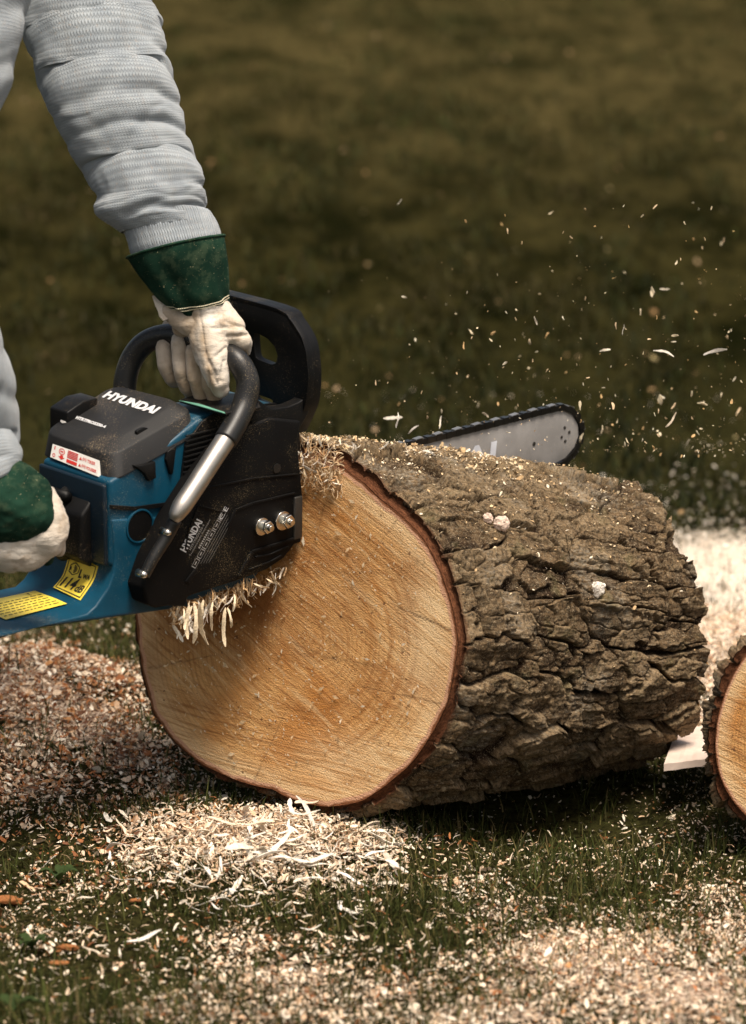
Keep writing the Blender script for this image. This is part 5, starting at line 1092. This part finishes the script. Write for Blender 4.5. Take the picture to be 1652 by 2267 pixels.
for k, (px, py, tx, ty, sc_) in enumerate(((418, 1335, 402, 1415, 1.), (432, 1332, 428, 1428, 1.15), (440, 1328, 452, 1432, 1.25), (449, 1325, 446, 1405, .95), (425, 1340, 395, 1392, .8), (408, 1345, 398, 1380, .6), (462, 1322, 478, 1350, .6), (470, 1330, 462, 1398, .8), (498, 1340, 484, 1432, .95), (505, 1345, 512, 1392, .7), (528, 1305, 548, 1345, .6), (560, 1292, 600, 1304, .6), (585, 1280, 622, 1296, .5), (520, 1312, 508, 1352, .6), (598, 1262, 612, 1300, .5))):
    a, b = SW(px, py, r=.004), SW(tx, ty, r=.004) + SR * random.uniform(0, .01); dv = unit(b - a); q_ = Matrix((dv, np.cross(unit(C0 - a), dv), np.cross(dv, np.cross(unit(C0 - a), dv)))).transposed().to_euler(); j = k % 4
    if SU_[j]: o = STRIPS[j].copy(); COL.objects.link(o)
    else: o = STRIPS[j]; SU_[j] = True
    o.location = tuple((a + b) / 2); o.rotation_euler = q_; o.scale = (sc_ * np.linalg.norm(b - a) / .052 / sc_, sc_ * .9, 1.); tag(o, 'broad straight strip of wood hanging from the lower edge of the black side cover', 'wood shaving', 'broad strips hanging under the saw')
def gB(k):
    px, py = random.uniform(668, 760), 0; py = random.uniform(965, 1060) + (px - 668) * .2; p = on_plane(px, py, PN, NF) + NF * random.uniform(.002, .02); return p, unit([random.gauss(.5, .6), random.gauss(0, .5), random.gauss(-.2, .7)])
dangling(30, gB, 'shaving caught on the top edge of the cut end beside the saw', 'shavings caught beside the hand guard', (.25, .65))
def gC(k):
    px = random.uniform(690, 960); p = bark_at(px, np.interp(px, [690, 960], [985, 1005]) + random.uniform(-6, 20)); return p + np.array([0, 0, .006]), unit([random.gauss(0, 1), random.gauss(0, 1), random.gauss(.15, .4)])
dangling(34, gC, 'shaving lying on the top ridge of the big log', 'shavings on top of the log', (.25, .6))
def w3(r):
    px = r.uniform(664, 760); py = r.uniform(962, 1075) + (px - 664) * .25; return on_plane(px, py, PN, NF) + NF * r.uniform(0, .012)
many_ribbons('wood_fibres', 260, w3, (.005, .018), (.0008, .002), [(.66, .46, .26), (.74, .58, .38), (.48, .28, .13)], 'wood fibres tangled at the top edge of the cut beside the saw', 1.2, 1300)
def w4(r):
    px = r.gauss(470, 70); px = min(max(px, 385), 640); py = np.interp(px, [385, 420, 525, 590, 640], [1345, 1335, 1296, 1270, 1240]) + abs(r.gauss(0, 22)); return SW(px, py, r=r.uniform(-.03, .0))
many_ribbons('wood_fibres', 260, w4, (.005, .02), (.0008, .002), [(.66, .46, .26), (.74, .58, .38), (.56, .36, .18)], 'fine wood fibres clinging under the saw\'s black side cover', 1.3, 1700)

# ------------------------------------------------------------------ chips flying through the air
BIGC = [(1186, 710, 4.2, 1.85, .55, 'broad pale chip flying above the log, highest of the wide ones'), (1470, 780, 4.15, -.25, .95, 'curved pale shaving flying at the right, left of its twin'), (1583, 778, 4.2, .25, .95, 'curved pale shaving flying nearest the right edge'), (1487, 930, 4.1, .9, .85, 'straight shaving flying right of the bar nose'), (1472, 640, 4.5, .0, .6, 'flat pale chip flying level at the upper right'),
        (885, 447, 4.4, .9, .3, 'lone small chip flying highest of all above the log'), (880, 930, 4.15, 1.5, .75, 'upright shaving flung up over the log beside the hand guard'), (975, 935, 4.15, 1.35, .7, 'upright shaving flung up left of the bar'), (915, 950, 4.2, .7, .6, 'slanting shaving flung up between the two upright ones'), (1075, 918, 4.3, -.6, .6, 'soft bent chip flying just over the bar'), (1340, 775, 4.25, .2, .55, 'bent shaving flying above the bar nose'), (870, 925, 4.3, .05, .8, 'level shaving crossing the upright one over the log'), (1380, 730, 4.2, 1.5, .35, 'small upright chip flying right above the bar nose')]
for px, py, d_, ang, s, lb in BIGC:
    dirv = RT * math.cos(ang) + UPV * math.sin(ang); q_ = Vector(tuple(dirv)).to_track_quat('X', 'Y').to_euler(); put(cnt, W(px, py, d_), q_, s, lb, 'chips flying through the air', 'flying_chip', 'wood chip'); cnt += 1
protoF = []
for k in range(8):
    r = np.random.default_rng(k); m = 8; a = np.linspace(0, 2 * math.pi, m, endpoint=False); rad = r.uniform(.6, 1.1, m); el_ = r.uniform(.16, .5)
    v = np.concatenate([np.stack([np.cos(a) * rad, np.sin(a) * rad * el_, .1 * np.sin(2 * a + k) + h_], -1) for h_ in (-.07, .07)]) * .0028
    f = [tuple(range(m))[::-1], tuple(range(m, 2 * m))] + [(i, (i + 1) % m, (i + 1) % m + m, i + m) for i in range(m)]
    protoF.append(build('flying_chip', v, f, M['chip'], attrs={'col': np.tile(np.array([[.78, .66, .46], [.74, .56, .36], [.80, .72, .56], [.70, .46, .22]][k % 4])[None], (len(v), 1))}))
nf = 0; first = [True] * 8
while nf < 215:
    px = 700 + 952 * random.random() ** .62; py = 1010 - 620 * random.random() ** (1.9 if px > 1050 else 2.8)
    if py < 440 or (px < 1000 and py < 640 and random.random() < .8) or py > 960 + (px - 1000) * .1: continue
    k = nf % 8; o = protoF[k] if first[k] else protoF[k].copy()
    if not first[k]: COL.objects.link(o)
    first[k] = False; o.location = tuple(W(px, py, random.gauss(4.22, .28))); o.rotation_euler = (random.uniform(0, 6), random.uniform(0, 6), random.uniform(0, 6)); o.scale = (float(np.clip(random.lognormvariate(math.log(.85), .5), .3, 2.1)),) * 3
    tag(o, 'small wood chip flying through the air behind the log', 'wood chip', 'chips flying through the air'); nf += 1
n = 480; px = 700 + 952 * rng.uniform(0, 1, n) ** .7; py = 1000 - 420 * rng.uniform(0, 1, n) ** 2.2; P = np.array([W(a, b, c_) for a, b, c_ in zip(px, py, rng.normal(4.25, .3, n))])
o = flakes('airborne_sawdust', P, np.clip(rng.lognormal(math.log(.0008), .4, n), .0004, .002), pick([(.78, .66, .46), (.74, .56, .36), (.72, .50, .28)], n, .1), 1.2); tag(o, 'fine sawdust spraying through the air behind the log', 'sawdust', kind='stuff')
for k, u_ in enumerate(used):
    if not u_: bpy.data.objects.remove(PROTO[k])
